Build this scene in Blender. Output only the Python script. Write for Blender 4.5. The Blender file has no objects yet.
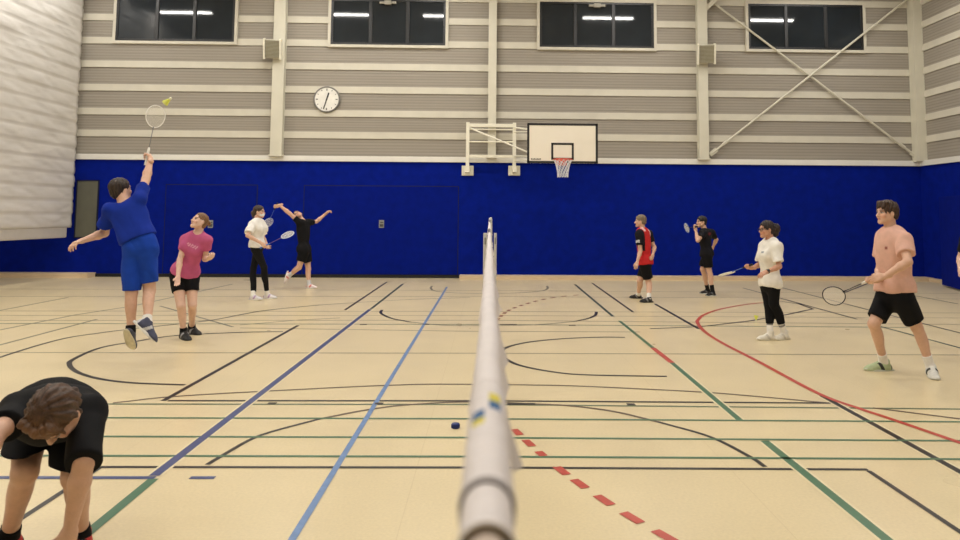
import bpy, bmesh, math, random
import numpy as np
from mathutils import Matrix, Vector

random.seed(7)
rng = np.random.default_rng(7)
SC = bpy.context.scene
COL = SC.collection
V3 = lambda *a: np.array(a, float)

# ------------------------------------------------------------------ camera
FPX, PCX, PCY = 720.0, 508.0, 160.0
CAMH = 1.60
YAW = -math.atan((PCX - 490) / FPX)
PITCH = math.atan((216.5 - PCY) / FPX)
ROLL = 0.0064
CR = np.array(Matrix.Rotation(YAW, 3, 'Z') @ Matrix.Rotation(math.pi / 2 + PITCH, 3, 'X') @ Matrix.Rotation(ROLL, 3, 'Z'))
CP = V3(0, 0, CAMH)


def ray(px, py):
    return CR @ V3((px - PCX) / FPX, -(py - PCY) / FPX, -1.0)


def F(px, py, z=0.0):               # point of the level z plane seen at a pixel
    d = ray(px, py)
    return CP + d * ((z - CP[2]) / d[2])


def P(px, py, Y):                   # point of the upright plane y=Y
    d = ray(px, py)
    return CP + d * ((Y - CP[1]) / d[1])


def PXP(px, py, X):
    d = ray(px, py)
    return CP + d * ((X - CP[0]) / d[0])


def limb(par, px, py, L, sign):     # joint at distance L from its parent joint along a sight line
    d = ray(px, py)
    a = d @ d
    o = CP - par
    b = d @ o
    c = o @ o - L * L
    disc = b * b - a * c
    t = -b / a if disc <= 0 else (-b + sign * math.sqrt(disc)) / a
    return CP + d * t


def unit(v):
    v = np.asarray(v, float)
    return v / max(np.linalg.norm(v), 1e-9)


cam = bpy.data.cameras.new('camera')
camo = bpy.data.objects.new('camera', cam)
COL.objects.link(camo)
cam.sensor_width = 36.0
cam.lens = FPX / 960 * 36.0
cam.shift_x = (480 - PCX) / 960.0
cam.shift_y = (PCY - 270) / 960.0
cam.clip_start = 0.02
cam.clip_end = 200
M = Matrix([list(r) for r in CR]).to_4x4()
M.translation = Vector(CP)
camo.matrix_world = M
cam.dof.use_dof = True
cam.dof.focus_distance = 10.0
cam.dof.aperture_fstop = 5.2
SC.camera = camo

# ------------------------------------------------------------------ materials
MATS = {}


def srgb(r, g, b):
    f = lambda c: (c / 255 / 12.92) if c / 255 <= 0.04045 else ((c / 255 + 0.055) / 1.055) ** 2.4
    return (f(r), f(g), f(b), 1.0)


def mat(name, col, rough=0.6, var=0.06, scale=8.0, bump=0.0, bscale=40.0, metal=0.0, attr=False, spec=0.5, stretch=(1, 1, 1)):
    if name in MATS:
        return MATS[name]
    m = bpy.data.materials.new(name)
    m.use_nodes = True
    nt = m.node_tree
    bs = nt.nodes['Principled BSDF']
    bs.inputs['Roughness'].default_value = rough
    bs.inputs['Metallic'].default_value = metal
    bs.inputs['Specular IOR Level'].default_value = spec
    tc = nt.nodes.new('ShaderNodeTexCoord')
    mp = nt.nodes.new('ShaderNodeMapping')
    mp.inputs['Scale'].default_value = stretch
    nt.links.new(tc.outputs['Object'], mp.inputs['Vector'])
    nz = nt.nodes.new('ShaderNodeTexNoise')
    nz.inputs['Scale'].default_value = scale
    nz.inputs['Detail'].default_value = 4
    nt.links.new(mp.outputs[0], nz.inputs['Vector'])
    mr = nt.nodes.new('ShaderNodeMapRange')
    mr.inputs['From Min'].default_value = 0.3
    mr.inputs['From Max'].default_value = 0.7
    mr.inputs['To Min'].default_value = 1 - var
    mr.inputs['To Max'].default_value = 1 + var
    nt.links.new(nz.outputs[0], mr.inputs['Value'])
    vm = nt.nodes.new('ShaderNodeVectorMath')
    vm.operation = 'SCALE'
    nt.links.new(mr.outputs[0], vm.inputs['Scale'])
    if attr:
        at = nt.nodes.new('ShaderNodeAttribute')
        at.attribute_name = 'tint'
        nt.links.new(at.outputs['Color'], vm.inputs[0])
    else:
        rgb = nt.nodes.new('ShaderNodeRGB')
        rgb.outputs[0].default_value = col
        nt.links.new(rgb.outputs[0], vm.inputs[0])
    nt.links.new(vm.outputs[0], bs.inputs['Base Color'])
    if bump:
        n2 = nt.nodes.new('ShaderNodeTexNoise')
        n2.inputs['Scale'].default_value = bscale
        n2.inputs['Detail'].default_value = 3
        nt.links.new(mp.outputs[0], n2.inputs['Vector'])
        bp = nt.nodes.new('ShaderNodeBump')
        bp.inputs['Strength'].default_value = bump
        bp.inputs['Distance'].default_value = 0.01
        nt.links.new(n2.outputs[0], bp.inputs['Height'])
        nt.links.new(bp.outputs[0], bs.inputs['Normal'])
    MATS[name] = m
    return m


def emit(name, col, strength):
    m = bpy.data.materials.new(name)
    m.use_nodes = True
    nt = m.node_tree
    bs = nt.nodes['Principled BSDF']
    bs.inputs['Base Color'].default_value = (0.9, 0.9, 0.9, 1)
    bs.inputs['Emission Color'].default_value = col
    bs.inputs['Emission Strength'].default_value = strength
    return m


# ------------------------------------------------------------------ object helpers
def mesh_obj(name, verts, faces, mats, parent=None, base=None, smooth=False, midx=None, tint=None):
    me = bpy.data.meshes.new(name)
    v = np.asarray(verts, float).reshape(-1, 3)
    if base is not None:
        v = v - np.asarray(base, float)
    me.from_pydata([tuple(p) for p in v], [], [tuple(int(i) for i in f) for f in faces])
    for m in (mats if isinstance(mats, (list, tuple)) else [mats]):
        me.materials.append(m)
    if midx is not None:
        me.polygons.foreach_set('material_index', np.asarray(midx, np.int32))
    if smooth:
        me.polygons.foreach_set('use_smooth', [True] * len(me.polygons))
    if tint is not None:
        ca = me.color_attributes.new('tint', 'FLOAT_COLOR', 'POINT')
        t = np.ones((len(v), 4), np.float32)
        t[:, :3] = tint
        ca.data.foreach_set('color', t.ravel())
    me.update()
    o = bpy.data.objects.new(name, me)
    COL.objects.link(o)
    if parent is not None:
        o.parent = parent
    return o


def empty(name, loc, label=None, cat=None, group=None, kind=None):
    o = bpy.data.objects.new(name, None)
    o.empty_display_size = 0.1
    COL.objects.link(o)
    o.location = [float(c) for c in loc]
    return tag(o, label, cat, group, kind)


def tag(o, label=None, cat=None, group=None, kind=None):
    if label: o['label'] = label
    if cat: o['category'] = cat
    if group: o['group'] = group
    if kind: o['kind'] = kind
    return o


class MB:
    """collects shapes into one mesh"""

    def __init__(s):
        s.v, s.f, s.m = [], [], []

    def add(s, v, f, mi=0):
        b = len(s.v)
        s.v += [tuple(map(float, p)) for p in v]
        s.f += [tuple(i + b for i in q) for q in f]
        s.m += [mi] * len(f)
        return s

    def box(s, lo, hi, mi=0, bev=0.0):
        bm = bmesh.new()
        bmesh.ops.create_cube(bm, size=1)
        for v in bm.verts:
            v.co = [lo[i] + (v.co[i] + .5) * (hi[i] - lo[i]) for i in range(3)]
        if bev:
            bmesh.ops.bevel(bm, geom=bm.edges[:], offset=bev, segments=2, affect='EDGES', profile=.6)
        return s.bm(bm, mi)

    def obox(s, c, ax, half, mi=0, bev=0.0):      # oriented box: ax rows are the three axes
        bm = bmesh.new()
        bmesh.ops.create_cube(bm, size=2)
        for v in bm.verts:
            v.co = [v.co[i] * half[i] for i in range(3)]
        if bev:
            bmesh.ops.bevel(bm, geom=bm.edges[:], offset=bev, segments=2, affect='EDGES', profile=.6)
        A = np.array([unit(a) for a in ax])
        for v in bm.verts:
            v.co = Vector(np.asarray(c) + np.array(v.co) @ A)
        return s.bm(bm, mi)

    def bm(s, bm, mi=0):
        bm.verts.index_update()
        s.add([v.co[:] for v in bm.verts], [[v.index for v in f.verts] for f in bm.faces], mi)
        bm.free()
        return s

    def tube(s, pts, r, n=8, mi=0, closed=False, cap=True):
        pts = [np.asarray(p, float) for p in pts]
        k = len(pts)
        rr = r if hasattr(r, '__len__') else [r] * k
        t0 = unit(pts[1] - pts[0])
        nrm = unit(np.cross(t0, V3(0, 0, 1) if abs(t0[2]) < .9 else V3(1, 0, 0)))
        V = []
        for i in range(k):
            a = pts[(i - 1) % k] if (closed or i > 0) else pts[i]
            b = pts[(i + 1) % k] if (closed or i < k - 1) else pts[i]
            t = unit(b - a)
            nrm = unit(nrm - t * (nrm @ t))
            bn = np.cross(t, nrm)
            for j in range(n):
                an = 2 * math.pi * j / n
                V.append(pts[i] + rr[i] * (math.cos(an) * nrm + math.sin(an) * bn))
        Fc = []
        for i in range(k if closed else k - 1):
            for j in range(n):
                i2, j2 = (i + 1) % k, (j + 1) % n
                Fc.append((i * n + j, i * n + j2, i2 * n + j2, i2 * n + j))
        if cap and not closed:
            Fc.append(tuple(range(n))[::-1])
            Fc.append(tuple((k - 1) * n + j for j in range(n)))
        return s.add(V, Fc, mi)

    def bar(s, a, b, r, n=8, mi=0):
        return s.tube([a, b], r, n, mi)

    def lathe(s, c, ax, prof, n=20, mi=0):        # profile: (radius, offset along ax)
        ax = unit(ax)
        u = unit(np.cross(ax, V3(0, 0, 1) if abs(ax[2]) < .9 else V3(1, 0, 0)))
        w = np.cross(ax, u)
        V = [np.asarray(c) + ax * h + r * (math.cos(2 * math.pi * j / n) * u + math.sin(2 * math.pi * j / n) * w) for r, h in prof for j in range(n)]
        Fc = [(i * n + j, i * n + (j + 1) % n, (i + 1) * n + (j + 1) % n, (i + 1) * n + j) for i in range(len(prof) - 1) for j in range(n)]
        Fc += [tuple(range(n))[::-1], tuple((len(prof) - 1) * n + j for j in range(n))]
        return s.add(V, Fc, mi)

    def build(s, name, mats, parent=None, smooth=False, base=None):
        if base is None and parent is not None and parent.parent is None:
            base = np.array(parent.location)
        elif base is None and parent is not None:
            base = np.array(parent.parent.location)
        return mesh_obj(name, s.v, s.f, mats, parent, base, smooth, s.m if isinstance(mats, (list, tuple)) else None)


# ------------------------------------------------------------------ implicit surfaces
def smin(a, b, k):
    if k <= 0:
        return np.minimum(a, b)
    h = np.maximum(k - np.abs(a - b), 0) / k
    return np.minimum(a, b) - h * h * k * .25


def cone(a, b, ra, rb):
    a, b = np.asarray(a, float), np.asarray(b, float)
    ab = b - a
    L2 = max(ab @ ab, 1e-9)

    def f(X):
        q = X - a
        t = np.clip(q @ ab / L2, 0, 1)
        return np.sqrt(((q - t[..., None] * ab) ** 2).sum(-1)) - (ra + (rb - ra) * t)
    R = max(ra, rb)
    return f, np.minimum(a, b) - R, np.maximum(a, b) + R


def ell(c, A, r):                   # A: rows are axes
    c, r = np.asarray(c, float), np.asarray(r, float)
    A = np.asarray(A, float)

    def f(X):
        q = (X - c) @ A.T
        k0 = np.sqrt(((q / r) ** 2).sum(-1))
        k1 = np.sqrt(((q / (r * r)) ** 2).sum(-1))
        return k0 * (k0 - 1) / np.maximum(k1, 1e-6)
    ext = np.sqrt(((A * r[:, None]) ** 2).sum(0))
    return f, c - ext, c + ext


def cut(prim, p, n):                # keep the side where (x-p).n < 0
    f0, lo, hi = prim
    p, n = np.asarray(p, float), unit(n)
    return (lambda X: np.maximum(f0(X), (X - p) @ n)), lo, hi


def squash(prim, c, ax, k):         # flatten a primitive along one axis (k<1)
    f0, lo, hi = prim
    c, ax = np.asarray(c, float), unit(ax)

    def f(X):
        q = X - c
        h = q @ ax
        return f0(c + q + (h * (1 / k - 1))[..., None] * ax) * (k ** .5)
    return f, lo, hi


class Field:
    def __init__(s):
        s.ops = []

    def add(s, prim, k=0.02):
        s.ops.append((prim, k, 0))
        return s

    def sub(s, prim, k=0.005):
        s.ops.append((prim, k, 1))
        return s

    def keep(s, p, n, k=0.004):     # remove the side the normal points to
        s.ops.append(((p, n), k, 2))
        return s

    def mesh(s, h, disp=None):
        lo = np.min([o[0][1] for o in s.ops if o[2] == 0], 0) - 3 * h - .02
        hi = np.max([o[0][2] for o in s.ops if o[2] == 0], 0) + 3 * h + .02
        n = np.ceil((hi - lo) / h).astype(int) + 1
        G = np.full(n, .2)
        ax = [lo[i] + h * np.arange(n[i]) for i in range(3)]
        for prim, k, mode in s.ops:
            if mode == 2:
                p, nn = np.asarray(prim[0], float), unit(prim[1])
                d = ((ax[0] - p[0]) * nn[0])[:, None, None] + ((ax[1] - p[1]) * nn[1])[None, :, None] + ((ax[2] - p[2]) * nn[2])[None, None, :]
                G = -smin(-G, -d, k)
                continue
            f, l, u = prim
            mg = k + .03
            i0 = np.clip(np.floor((l - mg - lo) / h).astype(int), 0, n)
            i1 = np.clip(np.ceil((u + mg - lo) / h).astype(int) + 1, 0, n)
            if np.any(i1 <= i0):
                continue
            sl = tuple(slice(i0[i], i1[i]) for i in range(3))
            X = np.stack(np.meshgrid(ax[0][sl[0]], ax[1][sl[1]], ax[2][sl[2]], indexing='ij'), -1)
            d = f(X)
            G[sl] = smin(G[sl], d, k) if mode == 0 else -smin(-G[sl], d, k)
        if disp is not None:
            X = np.stack(np.meshgrid(*ax, indexing='ij'), -1)
            near = np.abs(G) < .05
            G[near] += disp(X[near])
        return nets(G, lo, h)


EDGES = [((0, 0, 0), (1, 0, 0)), ((0, 1, 0), (1, 1, 0)), ((0, 0, 1), (1, 0, 1)), ((0, 1, 1), (1, 1, 1)),
         ((0, 0, 0), (0, 1, 0)), ((1, 0, 0), (1, 1, 0)), ((0, 0, 1), (0, 1, 1)), ((1, 0, 1), (1, 1, 1)),
         ((0, 0, 0), (0, 0, 1)), ((1, 0, 0), (1, 0, 1)), ((0, 1, 0), (0, 1, 1)), ((1, 1, 0), (1, 1, 1))]


def nets(G, lo, h):
    ins = G < 0
    n = np.array(G.shape)
    cnt = np.zeros(n - 1, np.int8)
    for a in (0, 1):
        for b in (0, 1):
            for c in (0, 1):
                cnt += ins[a:n[0] - 1 + a, b:n[1] - 1 + b, c:n[2] - 1 + c]
    act = (cnt > 0) & (cnt < 8)
    idx = np.full(n - 1, -1, np.int64)
    I = np.argwhere(act)
    idx[act] = np.arange(len(I))
    acc = np.zeros((len(I), 3))
    num = np.zeros(len(I))
    for a, b in EDGES:
        a, b = np.array(a), np.array(b)
        ia, ib = I + a, I + b
        fa, fb = G[ia[:, 0], ia[:, 1], ia[:, 2]], G[ib[:, 0], ib[:, 1], ib[:, 2]]
        m = (fa < 0) != (fb < 0)
        t = fa[m] / (fa[m] - fb[m])
        acc[m] += a + t[:, None] * (b - a)
        num[m] += 1
    V = lo + h * (I + acc / num[:, None])
    Fs = []
    for axi in range(3):
        j, k = (axi + 1) % 3, (axi + 2) % 3
        sa = [slice(None)] * 3
        sb = [slice(None)] * 3
        sa[axi], sb[axi] = slice(0, -1), slice(1, None)
        A, B = ins[tuple(sa)], ins[tuple(sb)]
        E = np.argwhere(A != B)
        E = E[(E[:, j] > 0) & (E[:, k] > 0) & (E[:, j] < n[j] - 1) & (E[:, k] < n[k] - 1)]
        fl = A[E[:, 0], E[:, 1], E[:, 2]]
        q = []
        for dj, dk in ((-1, -1), (0, -1), (0, 0), (-1, 0)):
            C = E.copy()
            C[:, j] += dj
            C[:, k] += dk
            q.append(idx[C[:, 0], C[:, 1], C[:, 2]])
        q = np.stack(q, 1)
        q[~fl] = q[~fl][:, ::-1]
        Fs.append(q)
    return V, np.concatenate(Fs)


def merge(parts):
    V, Fc, b = [], [], 0
    for v, f in parts:
        V.append(v)
        Fc.append(f + b)
        b += len(v)
    return np.concatenate(V), np.concatenate(Fc)


def folds(amp, seed, freq=26.0, up=None):
    r = np.random.default_rng(seed)
    D = r.normal(size=(5, 3))
    D /= np.linalg.norm(D, axis=1)[:, None]
    if up is not None:
        D = D - .6 * (D @ up)[:, None] * up
    fr = freq * r.uniform(.5, 1.3, 5)
    ph = r.uniform(0, 6, 5)

    def f(X):
        w = .04 * np.sin(X @ D[0] * 9 + ph[1])
        return np.minimum(amp * 1.8 * sum(np.sin((X @ D[i] + w) * fr[i] + ph[i]) for i in range(5)) / 2.2, .0035)
    return f


# ------------------------------------------------------------------ people
def hand_field(w, d, n, side, hs, curl, spread=1.0, thumb_in=0.4):
    """palm and five fingers; w wrist, d along the hand, n where the palm looks"""
    d = unit(d)
    n = unit(n - d * (n @ d))
    s = np.cross(d, n) * (1 if side == 'R' else -1)
    fd = Field()
    kn = []
    for off, L, r in ((.027, .86, .0095), (.009, .95, .0098), (-.009, .88, .0095), (-.026, .72, .0082)):
        k = w + d * (.088 - .16 * abs(off - .005)) * hs + s * off * hs
        kn.append((k, off, L, r))
        fd.add(cone(w + d * .008 * hs + s * off * .55 * hs, k, .0165 * hs, .0125 * hs), .012)
    fd.add(cone(w - d * .05 * hs, w + d * .015 * hs, .0265 * hs, .0235 * hs), .02)
    fd.add(cone(w + d * .02 * hs + s * .02 * hs, w + d * .05 * hs + s * .03 * hs + n * .008 * hs, .017 * hs, .014 * hs), .012)
    for i, (k, off, L, r) in enumerate(kn):
        th = 0.0
        p = k
        for j, sl in enumerate((.043, .027, .021)):
            c = curl if not hasattr(curl, '__len__') else curl[j]
            th += c * (1.0 + .08 * (i - 1))
            dr = unit(d * math.cos(th) + n * math.sin(th) + s * off * 2.2 * spread)
            q = p + dr * sl * L * 1.03 * hs
            fd.add(cone(p, q, r * hs * (1 - .07 * j), r * hs * (.94 - .09 * j)), .003)
            p = q
    b = w + d * .03 * hs + s * .03 * hs + n * .006 * hs
    d1 = unit(d * .65 + s * (.75 - .45 * thumb_in) + n * (.25 + .6 * thumb_in))
    d2 = unit(d * .8 + s * (.3 - .6 * thumb_in) + n * (.3 + .5 * thumb_in))
    m = b + d1 * .036 * hs
    fd.add(cone(b, m, .0125 * hs, .0105 * hs), .008)
    fd.add(cone(m, m + d2 * .032 * hs, .0105 * hs, .0085 * hs), .003)
    return fd


def head_field(c, f, u, s=1.0, jaw=1.0):
    f = unit(f)
    u = unit(u - f * (u @ f))
    r = np.cross(f, u)
    A = np.array([r, f, u])
    L = lambda x, y, z: c + s * (r * x + f * y + u * z)
    H = Field()
    H.add(ell(L(0, -.014, .035), A, s * V3(.074, .095, .083)), .02)
    H.add(ell(L(0, .022, -.03), A, s * V3(.060, .066, .078)), .03)
    for sg in (-1, 1):
        H.add(cone(L(.05 * sg, -.002, -.05), L(.016 * sg, .062, -.093), .02 * s * jaw, .019 * s * jaw), .03)
        H.add(ell(L(.038 * sg, .062, -.032), A, s * V3(.022, .02, .022)), .02)
    H.add(ell(L(0, .07, -.096), A, s * V3(.02, .018, .017)), .018)
    H.add(cone(L(-.036, .076, .022), L(.036, .076, .022), .0125 * s, .0125 * s), .014)
    for sg in (-1, 1):
        H.sub(ell(L(.031 * sg, .097, -.002), A, s * V3(.017, .016, .011)), .008)
        H.add(ell(L(.031 * sg, .0765, -.001), A, s * V3(.0135, .0125, .0105)), .001)
        H.add(ell(L(.077 * sg, -.008, -.012), A @ np.eye(3), s * V3(.009, .021, .032)), .005)
        H.add(ell(L(.010 * sg, .094, -.037), A, s * V3(.009, .010, .008)), .006)
    H.add(cone(L(0, .084, .008), L(0, .108, -.032), .0085 * s, .0115 * s), .008)
    H.add(cone(L(-.017, .079, -.060), L(.017, .079, -.060), .0075 * s, .0075 * s), .006)
    H.add(cone(L(-.014, .078, -.069), L(.014, .078, -.069), .0078 * s, .0078 * s), .006)
    return H, A, L


def hair_field(c, A, L, s, style):
    H = Field()
    big = style.get('vol', 1.0)
    H.add(ell(L(0, -.018, .044), A, s * V3(.084, .104, .088) * big), .0)
    if style.get('back', True):
        H.add(ell(L(0, -.055, -.01), A, s * V3(.070, .062, .075) * big), .02)
    H.sub(ell(L(0, .105, -.035), A, s * V3(.074, .085, style.get('face', .098))), .008)
    for sg in (-1, 1):
        H.sub(ell(L(.09 * sg, .012, -.045), A, s * V3(.03, .045, .055)), .008)
    H.keep(L(0, 0, style.get('nape', -.07)), -A[2], .01)
    if style.get('fringe'):
        for i in range(9):
            x = -.056 + .014 * i
            H.add(cone(L(x, .070 - abs(x) * .45, .10), L(x * 1.05 + .006 * math.sin(i * 2.1), .092 - abs(x) * .55, style['fringe'] + .008 * math.sin(i * 3)), .021 * s, .008 * s), .008)
    if style.get('side'):            # hair falling beside the face and ears
        for sg in (-1, 1):
            H.add(cone(L(.068 * sg, -.005, .05), L(.068 * sg, -.02, style['side']), .026 * s, .016 * s), .02)
    for (a, b, ra, rb) in style.get('extra', []):
        H.add(cone(L(*a), L(*b), ra * s, rb * s), .012)
    return H


def hair_disp(A, c, seed, amp=.004):
    r = np.random.default_rng(seed)
    ph = r.uniform(0, 6, 6)

    def f(X):
        q = (X - c) @ A.T
        an = np.arctan2(q[:, 0], q[:, 1])
        w_ = 1.5 * np.sin(q[:, 2] * 40 + ph[4]) + np.sin(q[:, 0] * 55 + ph[5])
        return amp * (np.sin(an * 15 + q[:, 2] * 18 + w_ + ph[0]) * .6 + np.sin(an * 31 - q[:, 2] * 25 + w_ + ph[1]) * .5 + .8 * np.sin(q[:, 0] * 130 + w_ + ph[2]) * np.sin(q[:, 1] * 115 + ph[3]))
    return f


def person(label, J, H, skin, hair, shirt, lower, shoes, socks, hands, female=False, extras=None, seed=1, build=1.0):
    s = H / 1.75
    base = V3((J['aL'][0] + J['aR'][0]) / 2, (J['aL'][1] + J['aR'][1]) / 2, 0)
    root = empty('person', base, label, 'person')
    pel, nk = J['pelvis'], J['neck']
    up = unit(nk - pel)
    Lt = np.linalg.norm(nk - pel)
    rS = J['sR'] - J['sL']
    rS = unit(rS - up * (rS @ up))
    fS = np.cross(up, rS)
    rP = J['hR'] - J['hL']
    rP = unit(rP - up * (rP @ up))
    fP = np.cross(up, rP)
    AS, AP = np.array([rS, fS, up]), np.array([rP, fP, up])
    AM = np.array([unit(rS + rP), unit(fS + fP), up])
    shw = np.linalg.norm(J['sR'] - J['sL'])

    def torso(fd, t, k=.05):
        b = build
        fd.add(ell(pel + up * .02 * s, AP, V3(.165 * s * b + t, .112 * s * b + t, .25 * Lt + t)), k)
        fd.add(ell(pel + up * .42 * Lt, AM, V3((.128 if female else .142) * s * b + t, .098 * s * b + t, .30 * Lt + t)), k)
        fd.add(ell(pel + up * .70 * Lt + fS * .005, AS, V3((.148 if female else .165) * s * b + t, .108 * s * b + t, .31 * Lt + t)), k)
        if female:
            for sg in (-1, 1):
                fd.add(ell(pel + up * .66 * Lt + fS * .085 * s + rS * sg * .07 * s, AS, V3(.06, .05, .06) * s + t), .05)
        mid = (J['sL'] + J['sR']) / 2
        for q in ('sL', 'sR'):
            inn = nk - up * .055 * s + (J[q] - mid) * .25
            fd.add(cone(J[q], inn, .056 * s + t, .062 * s + t), k)
        return fd

    # body
    B = torso(Field(), 0)
    B.add(cone(nk - up * .04 * s, nk * .35 + J['head'] * .65 - J['hf'] * .018, .062 * s, .052 * s), .04)
    for q in 'LR':
        a, e, w = J['s' + q], J['e' + q], J['w' + q]
        ar = (.043 if female else .049) * s
        B.add(cone(a, e, ar + .004, ar * .80), .03)
        B.add(cone(e, e * .7 + w * .3, ar * .82, ar * .86), .02)
        B.add(cone(e * .7 + w * .3, w, ar * .84, .0255 * s), .02)
        h_, k_, an = J['h' + q], J['k' + q], J['a' + q]
        B.add(cone(h_, k_, .086 * s, .056 * s), .04)
        B.add(cone(k_, an, .053 * s, .036 * s), .02)
        ax = unit(an - k_)
        bk = -unit(fP - ax * (fP @ ax))
        pcalf = k_ + (an - k_) * .30 + bk * .020 * s
        c2 = unit(np.cross(ax, bk))
        B.add(ell(pcalf, np.array([c2, bk, ax]), V3(.046, .044, .125) * s), .03)
        B.add(ell(k_ - bk * .014 * s, np.array([c2, bk, ax]), V3(.042, .04, .055) * s), .02)
        td_ = unit(J['t' + q])
        uu_ = J.get('u' + q)
        uu_ = unit((V3(0, 0, 1) if uu_ is None else uu_) - td_ * ((V3(0, 0, 1) if uu_ is None else uu_) @ td_))
        B.add(cone(an - uu_ * .02, an + td_ * .09 - uu_ * .052, .032 * s, .024 * s), .02)
    parts = [B.mesh(.0105)]
    hs = s * (.95 if female else 1.03)
    for q in 'LR':
        hd = hands[q]
        dirn = hd.get('d', J['w' + q] - J['e' + q])
        parts.append(hand_field(J['w' + q], dirn, hd['n'], q, hs, hd.get('curl', .35), hd.get('spread', 1), hd.get('thumb', .4)).mesh(.0046))
    hsz = s ** .5 * (.97 if female else 1.0)
    HF, A, L = head_field(J['head'], J['hf'], J['hu'], hsz, .92 if female else 1.0)
    HF.add(cone(nk, nk * .3 + J['head'] * .7 - J['hf'] * .018, .058 * s * (.88 if female else 1), .052 * s * (.9 if female else 1)), .03)
    parts.append(HF.mesh(.0055))
    Vb, Fb = merge(parts)
    tint = np.tile(np.array(skin[:3]), (len(Vb), 1))
    q = (Vb - J['head']) @ A.T / hsz
    inh = (np.abs(q) < .14).all(1)

    def paint(m, c, a=1.0):
        tint[m & inh] = tint[m & inh] * (1 - a) + np.array(c) * a
    fr = q[:, 1] > .055
    paint(fr & (np.hypot(q[:, 0], (q[:, 2] + .065) * 2.0) < .021), np.array(skin[:3]) * V3(.80, .55, .52))
    ex = np.abs(q[:, 0]) - .031
    paint(fr & (np.hypot(ex, q[:, 2] * 1.7) < .0145), (.40, .36, .33))
    paint(fr & (np.hypot(ex, q[:, 2]) < .0075), (.03, .02, .015))
    paint(fr & (np.hypot(ex, (q[:, 2] - .0085) * 3) < .017), (.05, .03, .02), .8)
    paint(fr & (np.hypot(ex, (q[:, 2] - .024) * 2.8) < .02), np.array(hair['col'][:3]) * .8, .8)
    paint(fr & (np.hypot(np.abs(q[:, 0]) - .042, q[:, 2] + .035) < .024), np.array(skin[:3]) * V3(1.05, .8, .75), .5)
    mesh_obj('body', Vb, Fb, mat('skin', None, .5, .05, 30, .15, 120, attr=True), root, base, True, tint=tint)

    # hair
    hv, hf_ = hair_field(J['head'], A, L, hsz, hair).mesh(.006, hair_disp(A, J['head'], seed, hair.get('amp', .004)))
    ht = np.tile(np.array(hair['col'][:3]), (len(hv), 1))
    qq = (hv - J['head']) @ A.T
    ht *= (1 + .35 * np.sin(np.arctan2(qq[:, 0], qq[:, 1]) * 23 + qq[:, 2] * 30))[:, None]
    if hair.get('top') is not None:
        wt = np.clip((qq[:, 1] - .0) / .08, 0, 1)[:, None]
        ht = ht * (1 - wt) + np.array(hair['top'][:3]) * wt
    mesh_obj('hair', hv, hf_, mat('hair', None, .55, .2, 60, .3, 150, attr=True), root, base, True, tint=np.clip(ht, 0, 1))

    # shirt
    sh = shirt
    t = sh.get('t', .018)
    S = torso(Field(), t, .06)
    hem = pel + up * sh.get('hem', -.10) * s
    S.add(cone(pel + up * .12 * s, hem, .0, .0), .0)
    S.add(ell(hem + up * .03, AP, V3(.17 * s * build + t, .118 * s * build + t, .16)), .06)
    S.keep(hem, -up if sh.get('hemn') is None else sh['hemn'], .004)
    slr = sh.get('slr', .066) * s
    for q in 'LR':
        a, e = J['s' + q], J['e' + q]
        fr_ = sh.get('sl' + q, sh.get('sl', .62))
        S.add(cone(a, e, .058 * s + t * .6, slr), .0001) if False else S.add(cut(cone(a + (a - nk) * .0, e, .060 * s + t * .5, slr), a + (e - a) * fr_, e - a), .03)
    S.sub(cone(nk + up * .10 * s - fS * .0, nk - up * .012 * s + fS * .018, .075 * s, .055 * s), .006)
    sv, sf = S.mesh(.0095, folds(sh.get('fold', .004), seed + 3, 37, up))
    st = np.tile(np.array(sh['col'][:3]), (len(sv), 1))
    if sh.get('paint'):
        loc = dict(r=(sv - pel) @ rS / s, f=(sv - pel) @ fS / s, u=(sv - pel) @ up / Lt, V=sv)
        for q in 'LR':
            a, e = J['s' + q], J['e' + q]
            ab = e - a
            tt = (sv - a) @ ab / (ab @ ab)
            dd = np.linalg.norm(sv - a - np.clip(tt, 0, 1)[:, None] * ab, axis=1)
            loc['t' + q], loc['d' + q] = tt, dd
        sh['paint'](st, loc)
    mesh_obj('shirt', sv, sf, mat('cloth', None, .85, .07, 14, .25, 220, attr=True, spec=.2), root, base, True, tint=st)

    # shorts or leggings
    W = Field()
    tl = lower.get('t', .014)
    W.add(cut(ell(pel + up * .0, AP, V3(.165 * s * build + tl, .115 * s * build + tl, .17 * s)), pel + up * .10 * s, up), .03)
    for q in 'LR':
        h_, k_, an = J['h' + q], J['k' + q], J['a' + q]
        if lower['kind'] == 'shorts':
            fr_ = lower.get('f' + q, lower.get('frac', .7))
            tube = cone(h_, k_ + (k_ - h_) * .1, .090 * s + tl, lower.get('r', .088) * s)
            if 'hemz' + q in lower:      # loose leg hanging straight down over a bent knee
                W.add(cut(tube, V3(0, 0, lower['hemz' + q]), (0, 0, -1)), .02)
            else:
                W.add(cut(tube, h_ + (k_ - h_) * fr_, k_ - h_), .02)
        else:
            W.add(cone(h_, k_, .086 * s + tl, .057 * s + tl), .03)
            W.add(cut(cone(k_, an, .056 * s + tl, .038 * s + tl), k_ + (an - k_) * lower.get('frac', .85), an - k_), .02)
            ax = unit(an - k_)
            bk = -unit(fP - ax * (fP @ ax))
            c2 = unit(np.cross(ax, bk))
            W.add(ell(k_ + (an - k_) * .30 + bk * .020 * s, np.array([c2, bk, ax]), V3(.046, .044, .125) * s + tl), .03)
    if lower.get('split'):
        mh, mk_ = (J['hL'] + J['hR']) / 2, (J['kL'] + J['kR']) / 2
        dd_ = unit(mk_ - mh)
        r2 = unit(rP - dd_ * (rP @ dd_))
        W.sub(ell(mh * .1 + mk_ * .9 - fP * .10 * s, np.array([r2, np.cross(dd_, r2), dd_]), V3(lower["split"] * 2, .032, .26 * s)), .012)
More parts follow.
